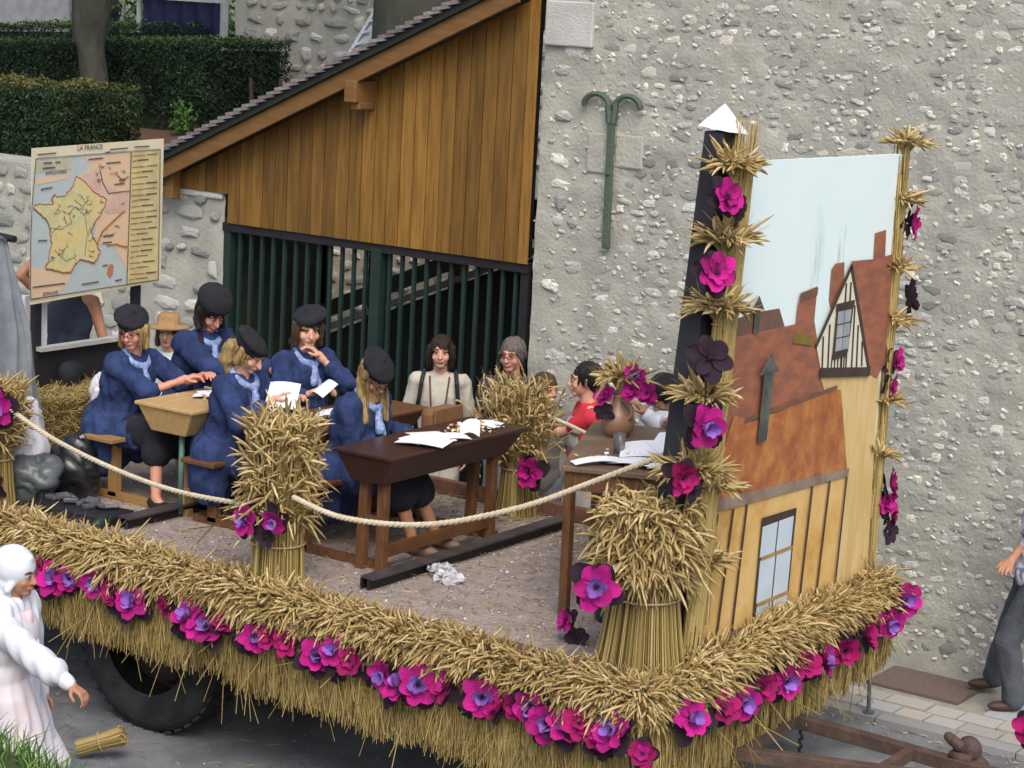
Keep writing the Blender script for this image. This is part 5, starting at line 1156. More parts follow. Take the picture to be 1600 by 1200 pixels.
sack('paper_bag', 'white paper parcel on the bench of the dark front desk', (-2.72, 1.62, D + .50), (.10, .09, .07), PLW, 21)
bl = empty('straw_bale', (-5.95, 1.55, D), 'loose straw bale on the deck beside the easel', 'straw bale')
part('bale_core', MB().box((-5.95, 1.55, D + .22), (.9, 1.3, .40)), mat('bale_core_straw', (.19, .13, .045), .95, (.12, .08, .026), 18, .8, bump=.8), bl, bevel=.06)
F = Field(); n = 3600; P = np.stack([RNG.uniform(-6.42, -5.47, n), RNG.uniform(.88, 2.2, n), RNG.uniform(D + .02, D + .46, n)], 1); fs = RNG.integers(0, 3, n); P[fs == 0, 2] = D + .43; P[fs == 1, 0] = -5.49; P[fs == 2, 1] = .90
dd = nrm(RNG.normal(size=(n, 3)) * [1, 1, .7]) * RNG.uniform(.05, .16, (n, 1)); F.add(np.stack([P - dd / 2, P + RNG.normal(0, .008, (n, 3)), P + dd / 2], 1), [.002, .0025, .0015], 4); F.build('bale_straw', STALK, bl)
# black case with clutter at the deck edge
cs = empty('tool_case', (-4.2, .36, D), 'low black case with green lamp and wrapped oddments near the deck edge', 'case')
part('case_body', MB().box((-4.28, .33, D + .035), (.66, .26, .07), Matrix.Rotation(.15, 3, 'Z')), BLACK, cs, bevel=.015)
part('torch', MB().lathe([(0, 0), (.04, 0), (.045, .03), (.035, .06), (.035, .16), (0, .16)], (-3.98, .26, D + .045), 14, Matrix.Rotation(PI / 2, 3, 'X') @ Matrix.Rotation(.4, 3, 'Y')), DKGREEN, cs, smooth=True)
m = MB()
for k in range(9): m.box((-4.52 + k * .055, .33 + .04 * (k % 3), D + .085 + .01 * (k % 2)), (.09, .05, .03), Matrix.Rotation(k * 1.3, 3, 'Z') @ Matrix.Rotation(.3 * (k % 3), 3, 'X'))
part('wrapped_oddments', m, mat('foil_grey', (.12, .12, .14), .35, (.05, .05, .06), 16), cs, bevel=.008)
# straw bundle on the road
sb = empty('straw_bundle', (-3.35, -.38, 0), 'short cut straw bundle lying on the road beside the trailer wheel', 'straw bundle')
F = Field(); n = 500; a = RNG.uniform(0, 2 * PI, n); q = np.sqrt(RNG.random(n)) * .055; ax_ = nrm(np.array([.80, .55, .35])); s1 = nrm(np.cross(ax_, [0, 0, 1.])); s2 = np.cross(s1, ax_); c = np.array([-3.33, -.40, .11])
o_ = s1 * (np.cos(a) * q)[:, None] + s2 * (np.sin(a) * q)[:, None]; F.add(np.stack([c + o_ * .9 - ax_ * (.12 + .02 * RNG.random((n, 1))), c + o_ * .85, c + o_ * 1.1 + ax_ * (.12 + .03 * RNG.random((n, 1)))], 1), [.0028, .0028, .0025], 4); F.build('stalks', STALK, sb)
part('tie_cord', MB().tube([tuple(c + s1 * .056 * math.cos(t) + s2 * .056 * math.sin(t)) for t in np.linspace(0, 2 * PI, 16)], .005, 5), MATS['baler_twine'], sb)
# thin grey pole on the kerb
pl = empty('kerb_pole', (-.30, 3.40, .05), 'thin grey pole standing on the kerb behind the right end of the float', 'pole'); part('pole', MB().tube([(-.27, 3.42, .04), (-.33, 3.42, 1.12)], .014, 8), mat('grey_pole', (.10, .10, .11), .6), pl); part('base_plate', MB().lathe([(0, .01), (.04, .01), (.04, 0)], (-.27, 3.42, .045), 12), MATS['grey_pole'], pl)

# grass bank at the lower left, on the viewer's side of the road
GX, GY = -1.85, -2.2
g = MB(); N_ = 14
for j in range(N_):
    for i in range(N_):
        u, v = i / (N_ - 1) * 2 - 1, j / (N_ - 1) * 2 - 1; g.v.append(Vector((GX - .5 + u * 1.1, GY - .1 + v * .9, max(-.03, .84 * (1 - u * u) * (1 - v * v) + .04 * noise.noise(Vector((u * 3, v * 3, 0))) - .03))))
g.f = [(j * N_ + i, j * N_ + i + 1, (j + 1) * N_ + i + 1, (j + 1) * N_ + i) for j in range(N_ - 1) for i in range(N_ - 1)]
part('grass_bank', g, mat('bank_soil', (.06, .07, .03), .95, (.04, .05, .02), 9), smooth=True, kind='structure')
F = Field(); n = 2600; u = RNG.uniform(-.9, .9, n); v = RNG.uniform(-.9, .9, n); z_ = .84 * (1 - u * u) * (1 - v * v) - .04
P = np.stack([GX - .5 + u * 1.1, GY - .1 + v * .9, z_], 1); hgt = RNG.uniform(.06, .20, n); ln_ = RNG.normal(0, .06, (n, 2)); top_ = P + np.stack([ln_[:, 0], ln_[:, 1], hgt], 1); mid_ = P * .5 + top_ * .5 - np.stack([ln_[:, 0] * .3, ln_[:, 1] * .3, 0 * hgt], 1)
F.add(np.stack([P, mid_, top_], 1), [.005, .0045, .0008], 4, flat=.2)
F.build('verge_grass', ramp_mat('fresh_grass', [(0, (.03, .10, .02)), (.6, (.08, .20, .03)), (1, (.20, .32, .08))]))

# ================================================================ people
def blob(name, mb, m, parent, vox, smooth=3, fold=0, fscale=(9, 9, 3), seed=0, extra=None, label=None):
    me = bpy.data.meshes.new(name); me.from_pydata([tuple(p) for p in mb.v], [], mb.f); me.update()
    tmp = bpy.data.objects.new('t', me); COL.objects.link(tmp)
    r = tmp.modifiers.new('r', 'REMESH'); r.mode = 'VOXEL'; r.voxel_size = vox; r.use_smooth_shade = True
    if smooth: s = tmp.modifiers.new('s', 'SMOOTH'); s.factor = .5; s.iterations = smooth
    dg = bpy.context.evaluated_depsgraph_get(); out = bpy.data.meshes.new_from_object(tmp.evaluated_get(dg))
    bpy.data.objects.remove(tmp); bpy.data.meshes.remove(me)
    out.name = name
    if fold or extra:
        nn = [v.normal.copy() for v in out.vertices]
        for v, q in zip(out.vertices, nn):
            p = Vector(v.co); d = 0
            if fold:
                w_ = Vector((p.x * fscale[0], p.y * fscale[1], p.z * fscale[2])) + Vector((seed * 3.1, 0, 0))
                a_ = noise.noise(w_); d = fold * ((1 - abs(a_) * 3.2) * .7 + noise.noise(w_ * 2.3) * .6)
            if extra: d += extra(p)
            v.co = p + q * d
        out.update()
    if parent: out.transform(WM[parent].inverted())
    out.materials.clear(); out.materials.append(m)
    for p in out.polygons: p.use_smooth = True
    if name == 'tmp': return out
    return tag(link(name, out, parent), label)
def join_body(meshes, m, parent):
    V = []; Fc = []; 
    for me in meshes:
        k = len(V); V += [tuple(v.co) for v in me.vertices]; Fc += [tuple(i + k for i in p.vertices) for p in me.polygons]
    me = bpy.data.meshes.new('body'); me.from_pydata([tuple(WM[parent].inverted() @ Vector(p)) for p in V], [], Fc); me.polygons.foreach_set('use_smooth', [True] * len(Fc)); me.materials.append(m); me.update()
    for q in meshes: bpy.data.meshes.remove(q)
    return link('body', me, parent)
def ik(S, T, a, b, pole):
    d = T - S; L = min(d.length, (a + b) * .999); u = d.normalized(); x = (a * a - b * b + L * L) / (2 * L); h = math.sqrt(max(a * a - x * x, 0)); p = pole - u * pole.dot(u)
    p = p.normalized() if p.length > 1e-4 else Vector((0, 0, 1))
    return S + u * x + p * h, S + u * L
def hand(mb, wr, d, pn, side, curl=.5, s=1.0):
    """wrist, pointing direction d, palm normal pn, side=+1 when the thumb lies towards d x pn"""
    d = d.normalized(); pn = (pn - d * pn.dot(d)).normalized(); t = d.cross(pn) * side
    mb.cone(wr - d * .03, .026 * s, wr + d * .015, .027 * s, 10)
    for k in (-1, 0, 1): mb.cone(wr + d * .01 + t * k * .012, .016 * s, wr + d * .075 * s + t * k * .022 * s, .0135 * s, 8)
    for k, (off, ln) in enumerate(((.030, .068), (.010, .078), (-.011, .072), (-.031, .056))):
        p = wr + d * .078 * s + t * off * s; dd = (d + t * off * 2).normalized(); r = .0092 * s
        for j, f in enumerate((.45, .31, .24)):
            ang = curl * (.5 + .45 * j); dn = (dd * math.cos(ang) + pn * math.sin(ang)).normalized(); q = p + dn * ln * f * s
            mb.cone(p, r, q, r * .92, 8); p = q; r *= .93; dd = dn
    p = wr + d * .02 + t * .026 * s; q = p + (d * .5 + t * .65 + pn * .35).normalized() * .042 * s; mb.cone(p, .0135 * s, q, .0105 * s, 8); mb.cone(q, .0105 * s, q + (d * .85 + pn * .35 + t * .1).normalized() * .032 * s, .009 * s, 8)

def person(label, hip, head_h, torso_h=None, pitch=0, lean=0, hands=((None, .3), (None, .3)), feet=(None, None), seated=True, floor=D, skin='light', hair=('bob', 'brown'), hat=None,
           top=('smock', SMOCK), bottom=('skirt', NAVY), shoes=BLACK, glasses=False, scarf=False, smile=False, S=1.0, roll=0, side=0, group=None, show=('legs',), bare=0.0, hatroll=0, elbows=(None, None), cat='person', sleeve=None, lod=1.0):
    hip = Vector(hip); torso_h = head_h if torso_h is None else torso_h; th = rad(torso_h); hh = rad(head_h); Z = Vector((0, 0, 1))
    f = Vector((math.cos(th), math.sin(th), 0)); r = Vector((math.sin(th), -math.cos(th), 0)); la = rad(lean)
    sdv = (Z * math.cos(la) + f * math.sin(la) + r * math.tan(rad(side))).normalized(); tf = sdv.cross(r) * -1; tf = r.cross(sdv) * -1 if r.cross(sdv).dot(f) < 0 else r.cross(sdv); tf = tf.normalized()
    e = empty('person', (hip.x, hip.y, floor), label, cat, group)
    nb = hip + sdv * .50 * S; ch = hip + sdv * .33 * S; wa = hip + sdv * .14 * S
    sh = [nb - sdv * .055 * S + r * sx * .165 * S for sx in (-1, 1)]     # left(-1)... index0 = left (-r), index1 = right (+r)
    hp = rad(pitch); hf = Vector((math.cos(hh) * math.cos(hp), math.sin(hh) * math.cos(hp), -math.sin(hp))); hr = Vector((math.sin(hh), -math.cos(hh), 0)); hu = hr.cross(hf)
    if roll: Rr = Matrix.Rotation(rad(roll), 3, hf); hr = Rr @ hr; hu = Rr @ hu
    hc = nb + (sdv * .6 + Z * .4).normalized() * .125 * S + hu * .045 * S + hf * .035 * S
    B = (hr, hf, hu); k_ = S
    sm = SKIN[skin]; fv = random.Random(label); jw = fv.uniform(.9, 1.16); nl = fv.uniform(.85, 1.3); fl_ = fv.uniform(.94, 1.06); ck = fv.uniform(.9, 1.25)
    # head
    H_ = MB()
    H_.ell(hc + hu * .025 * k_ - hf * .02 * k_, (.073 * k_, .092 * k_, .088 * k_), B, 20, 14).ell(hc - hu * .03 * k_ + hf * .018 * k_, (.062 * k_, .072 * k_, .082 * k_), B, 18, 12)
    H_.ell(hc - hu * .088 * k_ + hf * .058 * k_, (.032 * k_ * jw, .026 * k_, .024 * k_ * fl_), B).ell(hc - hu * .065 * k_ + hf * .02 * k_, (.052 * k_ * jw, .055 * k_, .035 * k_), B)
    H_.cone(hc + hu * .008 * k_ + hf * .084 * k_, .0075 * k_, hc - hu * .028 * k_ * nl + hf * (.096 + .009 * nl) * k_, .0125 * k_ * nl ** .5, 8)
    for s in (-1, 1):
        H_.ell(hc - hu * .033 * k_ + hf * .058 * k_ + hr * s * .034 * k_, (.024 * k_ * ck, .022 * k_, .022 * k_ * ck), B).ell(hc - hu * .006 * k_ - hf * .005 * k_ + hr * s * .074 * k_, (.009 * k_, .019 * k_, .030 * k_), B, 10, 8)
        H_.ell(hc - hu * .031 * k_ + hf * .099 * k_ + hr * s * .011 * k_, (.007 * k_, .008 * k_, .006 * k_), B)
        H_.cone(hc + hu * .026 * k_ + hf * .076 * k_ + hr * s * .012 * k_, .010 * k_, hc + hu * .024 * k_ + hf * .066 * k_ + hr * s * .045 * k_, .009 * k_, 8)
    H_.ell(hc - hu * .060 * k_ + hf * .080 * k_, (.026 * k_, .014 * k_, .011 * k_), B)
    H_.cone(nb - sdv * .03, .052 * k_, hc - hu * .055 * k_ - hf * .012 * k_, .050 * k_, 14)
    meshes = [blob('tmp', H_, sm, None, .0058 * lod, 2)]
    # arms
    arms = []
    for i, s in enumerate((-1, 1)):
        tgt, curl = hands[i]
        if tgt is None: tgt = sh[i] + Vector((0, 0, -.50 * S)) + r * s * .06 + f * .07
        tgt = Vector(tgt); pole = (r * s * .55 - Z * .75 - f * .35) if elbows[i] is None else Vector(elbows[i])
        el, wr = ik(sh[i], tgt, .275 * S, .245 * S, pole); arms.append((sh[i], el, wr, curl, s))
    Bd = MB(); Bd.ell(ch, (.145 * S, .095 * S, .20 * S), (r, tf, sdv), 16, 12).ell(hip, (.15 * S, .12 * S, .13 * S), (r, tf, sdv), 16, 10).cone(sh[0], .048 * S, sh[1], .048 * S).cone(nb - sdv * .06, .055 * S, nb + sdv * .05, .05 * S)
    for a, el, wr, c_, s in arms: Bd.cone(a, .046 * S, el, .036 * S, 10).cone(el, .037 * S, wr, .024 * S, 10)
    legs = []
    if 'legs' in show:
        for i, s in enumerate((-1, 1)):
            hj = hip + r * s * .085 * S - Z * .02; ft_ = feet[i]
            if ft_ is None: ft_ = (Vector((hip.x, hip.y, floor)) + r * s * .10 + (f * .38 if seated else f * .02 * s))
            ft_ = Vector(ft_); an_ = ft_ + Z * .07; kn, an_ = ik(hj, an_, .43 * S, .42 * S, f * 1.0 + Z * .3); legs.append((hj, kn, an_, s)); Bd.cone(hj, .08 * S, kn, .055 * S, 12).cone(kn, .054 * S, an_, .034 * S, 12).cone(an_, .034, an_ + f * .09 - Z * .045, .028, 8)
    meshes.append(blob('tmp', Bd, sm, None, .019, 2))
    Hn = MB()
    for a, el, wr, c_, s in arms:
        d = (wr - el).normalized(); pn = -Z if abs(d.z) < .75 else (r * -s)
        hand(Hn, wr, d, pn, -s if pn == -Z else 1 * (1 if s > 0 else -1), c_, S)
    meshes.append(blob('tmp', Hn, sm, None, .0050 * lod, 1))
    join_body(meshes, sm, e)
    # face details
    hk = hair[1]
    for s in (-1, 1):
        part('eye', MB().ell(hc + hu * .006 * k_ + hf * .0805 * k_ + hr * s * .030 * k_, (.0105 * k_, .009 * k_, .0048 * k_), B, 12, 8), EYEW, e, smooth=True)
        part('iris', MB().ell(hc + hu * .005 * k_ + hf * .0868 * k_ + hr * s * .030 * k_, (.0055 * k_, .004 * k_, .0055 * k_), B, 10, 6), HAIR['dark'], e, smooth=True)
        part('eyelash', MB().tube([hc + hu * (.012 + (0 if q else -.002)) * k_ + hf * (.0885 - .003 * abs(q)) * k_ + hr * (s * .030 + q * .013) * k_ for q in (-1, 0, 1)], .0022 * k_, 5), DARK, e)
        part('eyebrow', MB().tube([hc + hu * .029 * k_ + hf * .0875 * k_ + hr * s * .013 * k_, hc + hu * .034 * k_ + hf * .083 * k_ + hr * s * .032 * k_, hc + hu * .028 * k_ + hf * .073 * k_ + hr * s * .048 * k_], [.003 * k_, .0036 * k_, .002 * k_], 6), HAIR[hk if hk != 'blond' else 'brown'], e)
    up_ = .006 if smile else 0
    part('lips', MB().tube([hc - hu * (.060 - (up_ if abs(q) > .6 else 0)) * k_ + hf * (.0955 - .010 * q * q) * k_ + hr * q * (.026 if smile else .020) * k_ for q in (-1, -.5, 0, .5, 1)], [.002 * k_, .0055 * k_, .0062 * k_, .0055 * k_, .002 * k_], 7), LIPS, e, smooth=True)
    if smile: part('teeth', MB().tube([hc - hu * .0595 * k_ + hf * (.1005 - .010 * q * q) * k_ + hr * q * .018 * k_ for q in (-1, 0, 1)], [.001, .003 * k_, .001], 6), mat('teeth', (.75, .73, .68), .3), e, smooth=True)
    if glasses:
        for s in (-1, 1): part('glasses_lens_rim', MB().tube([hc + hf * .102 * k_ + hr * (s * .031 + .021 * math.cos(t)) * k_ + hu * (.004 + .016 * math.sin(t)) * k_ for t in np.linspace(0, 2 * PI, 14)], .0022 * k_, 5), DARK, e); part('glasses_arm', MB().bar(hc + hf * .100 * k_ + hr * s * .052 * k_ + hu * .006 * k_, hc - hf * .0 * k_ + hr * s * .080 * k_ + hu * .006 * k_, .003, .004), DARK, e)
        part('glasses_bridge', MB().bar(hc + hf * .104 * k_ - hr * .011 * k_, hc + hf * .104 * k_ + hr * .011 * k_, .003, .003), DARK, e)
    # hair
    st = hair[0]
    if st != 'none':
        h = MB()
        if st == 'short': ht_ = .066 if hat else .088; h.ell(hc + hu * (.036 if not hat else .022) * k_ - hf * .026 * k_, (.082 * k_, .098 * k_, ht_ * k_), B, 18, 14).ell(hc - hu * .01 * k_ - hf * .06 * k_, (.068 * k_, .045 * k_, .075 * k_), B)
        else:
            ht_ = .064 if hat else .09; h.ell(hc + hu * (.034 if not hat else .018) * k_ - hf * .024 * k_, (.086 * k_, .102 * k_, ht_ * k_), B, 18, 14).ell(hc - hu * .02 * k_ - hf * .055 * k_, (.08 * k_, .055 * k_, .09 * k_), B)
            lo = dict(bob=.10, long=.26, pony=.04)[st]
            for s in (-1, 1):
                h.cone(hc + hu * .03 * k_ + hr * s * .078 * k_ - hf * .005 * k_, .026 * k_, hc - hu * .06 * k_ + hr * s * .080 * k_ - hf * .01 * k_, .026 * k_)
                if st in ('long', 'bob'): h.cone(hc - hu * .05 * k_ + hr * s * .078 * k_ - hf * .012 * k_, .028 * k_, hc - Z * lo * k_ + hr * s * .082 * k_ + hf * (.02 if st == 'long' else -.01), .020 * k_)
            if st == 'long': h.cone(hc - hf * .07 * k_, .06, hc - hf * .06 - Z * .2, .05)
            if st == 'pony':
                pb_ = hc - hf * .12 * k_ - hu * .04 * k_ + hr * .03; h.cone(pb_, .052 * k_, pb_ - hf * .03 - Z * .09, .056 * k_).cone(pb_ - hf * .03 - Z * .09, .046 * k_, pb_ - hf * .02 - Z * .19, .016 * k_)
        blob('hair', h, HAIR[hk], e, .0085 * lod, 1, fold=.009, fscale=(30, 30, 7), seed=hip.x)
    if st != 'none' and lod == 1.0 and hat != 'bonnet':   # loose strands over the hair mass
        q_n = 150 if st != 'short' else 110; hs = Field(); aa = RNG.uniform(-2.35, 2.35, q_n); Hc, Hr, Hf, Hu = (np.array(v_) for v_ in (hc, hr, hf, hu))
        e0 = RNG.uniform(.15, .95, q_n); bk_d = -np.cos(aa)[:, None] * Hf * 1 + np.sin(aa)[:, None] * Hr
        lo_ = dict(short=-.02, bob=.085, long=.23, pony=.05)[st]; r0 = .089 * k_ * np.cos(e0 * .9)[:, None]; p0 = Hc + bk_d * r0 + Hu * (.02 + .075 * e0[:, None] * (0.55 if hat else 1)) * k_ - Hf * .024
        p1 = Hc + bk_d * .096 * k_ - Hu * .02 * k_ - Hf * .02; p2 = Hc + bk_d * (.090 + RNG.normal(0, .006, (q_n, 1))) * k_ - np.array([0, 0, 1.]) * (lo_ + RNG.normal(0, .018, (q_n, 1))) - Hf * .015
        hs.add(np.stack([p0, (p0 + p1) / 2 + bk_d * .006, p1, (p1 + p2) / 2 + RNG.normal(0, .004, (q_n, 3)), p2 + RNG.normal(0, .006, (q_n, 3))], 1), [.0020, .0026, .0026, .0022, .0006], 3); hs.build('hair_strands', HAIR[hk], e)
    # hats
    if hat in ('beret', 'cap'):
        tiltM = Matrix.Rotation(rad(hatroll), 3, hf); b_ = tuple(tiltM @ q for q in B); b_ = tuple(Matrix.Rotation(rad(-12), 3, b_[0]) @ q for q in b_); hc2 = hc + hu * .072 * k_ - hf * .020 * k_
        hb__ = MB(); hb__.ell(hc + hu * .045 * k_ - hf * .024 * k_, (.092 * k_, .106 * k_, .085 * k_), B, 20, 12) if hat == 'cap' else None; 
        if hat == 'beret': hb__.ell(hc2 + b_[2] * .012 + b_[0] * .018 * (1 if hatroll < 0 else -1), (.112 * k_, .122 * k_, .038 * k_), b_, 24, 12).ell(hc2 - b_[2] * .02, (.097 * k_, .113 * k_, .068 * k_), b_, 20, 10)
        else: hb__.ell(hc2 + b_[2] * .025, (.116 * k_, .124 * k_, .076 * k_), b_, 22, 12).ell(hc2 - b_[2] * .025, (.096 * k_, .108 * k_, .045 * k_), b_, 20, 10)
        bo_ = blob('beret', hb__, WOOL, e, .0075, 2, fold=.004, fscale=(14, 14, 14), seed=hip.y)
        if hat == 'beret': part('stalk', MB().tube([hc2 + b_[2] * .045, hc2 + b_[2] * .068 + b_[0] * .004], .004, 6), WOOL, bo_)
    if hat == 'straw_hat':
        m_ = MB().lathe([(.17, -.012), (.12, .0), (.092, .008), (.09, .07), (.07, .095), (0, .10), (0, .095), (.065, .09), (.085, .065), (.088, .0), (.17, -.018)], hc + hu * .06, 28, Matrix((hr, hf, hu)).transposed())
        part('straw_hat', m_, mat('plaited_straw', (.42, .27, .12), .8, (.30, .18, .08), 25, bump=.4), e, smooth=True)
    if hat == 'bonnet':
        m_ = MB().ell(hc + hu * .03 * k_ - hf * .035 * k_, (.104 * k_, .118 * k_, .112 * k_), B, 24, 16).ell(hc - hu * .05 * k_ - hf * .055 * k_, (.095 * k_, .075 * k_, .075 * k_), B).cone(hc + hu * .09 * k_ + hf * .045 * k_, .03, hc - hu * .07 * k_ + hf * .0 + hr * .085, .022).cone(hc + hu * .09 * k_ + hf * .045 * k_, .03, hc - hu * .07 * k_ + hf * .0 - hr * .085, .022)
        m_.cone(hc - hf * .07, .085, nb - tf * .05 - sdv * .02, .085, 16); blob('bonnet', m_, WHITECLOTH, e, .0075, 5, fold=.001, fscale=(22, 22, 9))
    # upper clothes
    kind, tm_ = top; ln_s = {'smock': .78, 'long': .93, 'short': .0, 'shirt': .0, 'gown': .86, 'tank': -1}[kind]
    if sleeve is not None: ln_s = sleeve
    T_ = MB(); g_ = dict(smock=1.16, gown=1.2).get(kind, .97)
    T_.ell(ch - sdv * .02, (.172 * S * g_, .128 * S * g_, .205 * S), (r, tf, sdv), 20, 14).ell(wa, (.155 * S * g_, .128 * S * g_, .17 * S), (r, tf, sdv), 18, 12)
    if kind != 'tank': T_.cone(sh[0], .068 * S * (1 + (g_ - 1) * .6), sh[1], .068 * S * (1 + (g_ - 1) * .6), 14).cone(nb - sdv * .06, .085 * S, nb - sdv * .012, .064 * S, 14)
    else: 
        for s in (-1, 1): T_.cone(ch + sdv * .1 + r * s * .09, .04, nb - sdv * .03 + r * s * .075, .022)
    if kind in ('smock', 'gown'):
        T_.ell(hip + sdv * .0 - Z * .02, (.215 * S, .20 * S, .17 * S), (r, tf, sdv), 20, 12)
        if seated:
            for i, s in enumerate((-1, 1)): T_.cone(hip + r * s * .09, .125, hip + r * s * .11 + f * .26 - Z * .01, .10, 14)
            T_.cone(hip - f * .06, .19, hip - f * .10 - Z * .20, .16, 16).cone(hip - r * -.16, .13, hip + r * .17 - Z * .22, .10, 14).cone(hip - r * .16, .13, hip - r * .17 - Z * .18, .10, 14)
        elif kind == 'gown':
            T_.cone(hip, .20, hip - Z * .38 + f * .05, .24, 20).cone(hip - Z * .3, .22, hip - Z * .72 + f * .04, .27, 20)
        else: T_.cone(hip, .2, hip - Z * .2, .22, 18)
    elif not seated or kind in ('long', 'shirt', 'short'): T_.ell(hip + sdv * .02, (.165 * S, .135 * S, .13 * S), (r, tf, sdv), 18, 10)
    for a, el, wr, c_, s in arms:
        if kind == 'tank': continue
        w1 = .060 * S * (1 + (g_ - 1) * .9)
        if ln_s == 0:
            T_.cone(a, .066 * S, a.lerp(el, .55), .062 * S)
        else:
            en = el.lerp(wr, ln_s); T_.cone(a, w1, el, w1 * (.92 if kind != 'gown' else .75), 14); T_.cone(el, w1 * (.92 if kind != 'gown' else .75), en, w1 * (.80 if kind != 'gown' else .58), 14)
    blob({'smock': 'smock', 'gown': 'gown'}.get(kind, 'top'), T_, tm_, e, .0130 * lod, 3, extra=(lambda p: (.009 * min(1, max(0, (hip.z + .15 - p.z) * 4)) * math.sin(math.atan2(p.y - hip.y, p.x - hip.x) * 19 + 2.5 * noise.noise(p * 4)))) if kind == 'gown' else None, fold=.016 if kind == 'smock' else .003 if kind == 'gown' else .008, fscale=(13, 13, 4.5) if kind != 'gown' else (14, 14, 1.8), seed=hip.x * 2)
    if kind == 'smock':   # gathered yoke collar, sleeve cuffs, pale confetti caught on the cloth
        for a, el, wr, c_, s in arms:
            en = el.lerp(wr, ln_s); dd = (wr - el).normalized(); blob('cuff', MB().cone(en - dd * .012, .058 * S, en + dd * .010, .054 * S, 12), tm_, e, .009, 1, fold=.003)
    if scarf:
        pts = []
        for t in np.linspace(0, 2 * PI, 18):
            pts.append(nb + sdv * (-.01 - .035 * math.cos(t)) + r * .078 * math.sin(t) + tf * (.03 + .075 * math.cos(t)))
        sc = MB().tube(pts, .024, 8); fr = nb + tf * .115 - sdv * .055
        sc.ell(fr, (.022, .02, .022), (r, tf, sdv)).cone(fr, .018, fr - Z * .10 + tf * .04 + r * .03, .028).cone(fr, .016, fr - Z * .13 + tf * .03 - r * .02, .022)
        blob('neckerchief', sc, SCARF, e, .0075, 1, fold=.004, fscale=(20, 20, 20))
    # lower clothes
    if 'legs' in show and bottom:
        bk_, bmx = bottom; L_b = MB()
        for hj, kn, an_, s in legs:
            if bk_ == 'skirt':
                L_b.cone(hj, .115 * S, kn, .095 * S, 12).cone(kn, .095 * S, kn.lerp(an_, .28), .10 * S, 12)
            elif bk_ == 'trousers': L_b.cone(hj, .10 * S, kn, .078 * S, 12).cone(kn, .078 * S, an_ + Z * .02, .075 * S, 12)
        if bk_ == 'skirt':
            a_, b_2 = legs; L_b.cone(a_[1], .09, b_2[1], .09).cone(a_[0], .12, b_2[0], .12).cone(a_[1].lerp(a_[2], .22), .09, b_2[1].lerp(b_2[2], .22), .09).cone(a_[0].lerp(a_[1], .5), .11, b_2[0].lerp(b_2[1], .5), .11)
        blob('skirt' if bk_ == 'skirt' else 'trousers', L_b, bmx, e, .016, 2, fold=.008, fscale=(12, 12, 4), seed=3)
        for hj, kn, an_, s in legs:
            fl = Vector((an_.x, an_.y, an_.z - .07)); blob('shoe', MB().ell(fl + f * .06 + Z * .035, (.045, .125, .035), (r, f, Z), 14, 8).ell(fl - f * .02 + Z * .05, (.036, .05, .04), (r, f, Z), 12, 8), shoes, e, .012, 1)
    return e, dict(hc=hc, nb=nb, f=f, r=r, sdv=sdv, tf=tf, hf=hf, hr=hr, hu=hu, sh=sh, ch=ch, arms=arms, hip=hip, e=e)

G1 = 'pupils in blue smocks and black berets on the float'
sz = D + .43 + .015
person('pupil in glasses with grey blond hair, leaning on the near end of the pale desk', (-4.60, .98, sz), -72, 2, pitch=14, lean=14, hands=(((-4.10, 1.22, D + .81), 1.0), ((-4.13, 1.08, D + .80), 1.0)), feet=((-4.10, 1.10, D), (-4.06, .78, D)), skin='ruddy', hair=('bob', 'blond'), hat='beret', hatroll=-22, glasses=True, scarf=True, group=G1, sleeve=.12)
e_, J_ = person('heavy pupil in tall black cap and dark scarf, far end of the pale desk', (-4.62, 1.72, sz + .02), -14, -8, pitch=34, lean=10, hands=(((-4.02, 1.82, D + .79), .7), ((-4.05, 1.58, D + .80), .7)), skin='ruddy', hair=('bob', 'dark'), hat='cap', scarf=True, group=G1, S=1.06)
m = MB(); nb, tf, r_, sdv = J_['nb'], J_['tf'], J_['r'], J_['sdv']
for s in (-1, 1): m.cone(nb + r_ * s * .085 - sdv * .01 + tf * .05, .03, nb + r_ * s * .07 - sdv * .22 + tf * .17, .03)
blob('dark_scarf', m, HAIR['black'], e_, .009, 1, fold=.004)
person('pupil with a blond ponytail reading a white sheet behind the middle wheat sheaf', (-3.60, .93, sz), 2, 5, pitch=30, lean=10, hands=(((-3.22, 1.10, D + .80), .8), ((-3.20, .88, D + .83), .8)), skin='light', hair=('pony', 'blond'), hat='beret', hatroll=-14, scarf=True, sleeve=.6, group=G1)
person('upright brown haired pupil holding a paper with one hand at the collar', (-3.68, 1.70, sz + .03), -36, -14, pitch=6, lean=5, hands=(((-3.50, 1.68, D + .97), 1.0), ((-3.34, 1.46, D + .79), .9)), elbows=((.5, .6, -.8), None), skin='light', hair=('bob', 'brown'), hat='beret', hatroll=18, scarf=True, sleeve=.5, group=G1)
e_, J_ = person('pupil with long fair hair hunched over the dark front desk', (-2.80, 1.08, sz), -12, 4, pitch=44, lean=17, hands=(((-2.50, 1.36, D + .66), .8), ((-2.50, 1.16, D + .64), .8)), feet=((-2.28, 1.36, D), (-2.27, 1.12, D)), skin='tan', hair=('long', 'blond'), hat='beret', hatroll=-6, glasses=True, scarf=True, group=G1, shoes=mat('tan_shoe', (.20, .12, .08), .6))
# papers in hands
tag(paper((-3.16, .92, D + .86), .20, .17, .35, 'white sheet held up by the ponytailed pupil', tilt=.95, curl=.02))
tag(paper((-3.24, 1.42, D + .83), .20, .13, -.5, 'folded white slip in the hand of the upright pupil', tilt=.6, curl=.02))
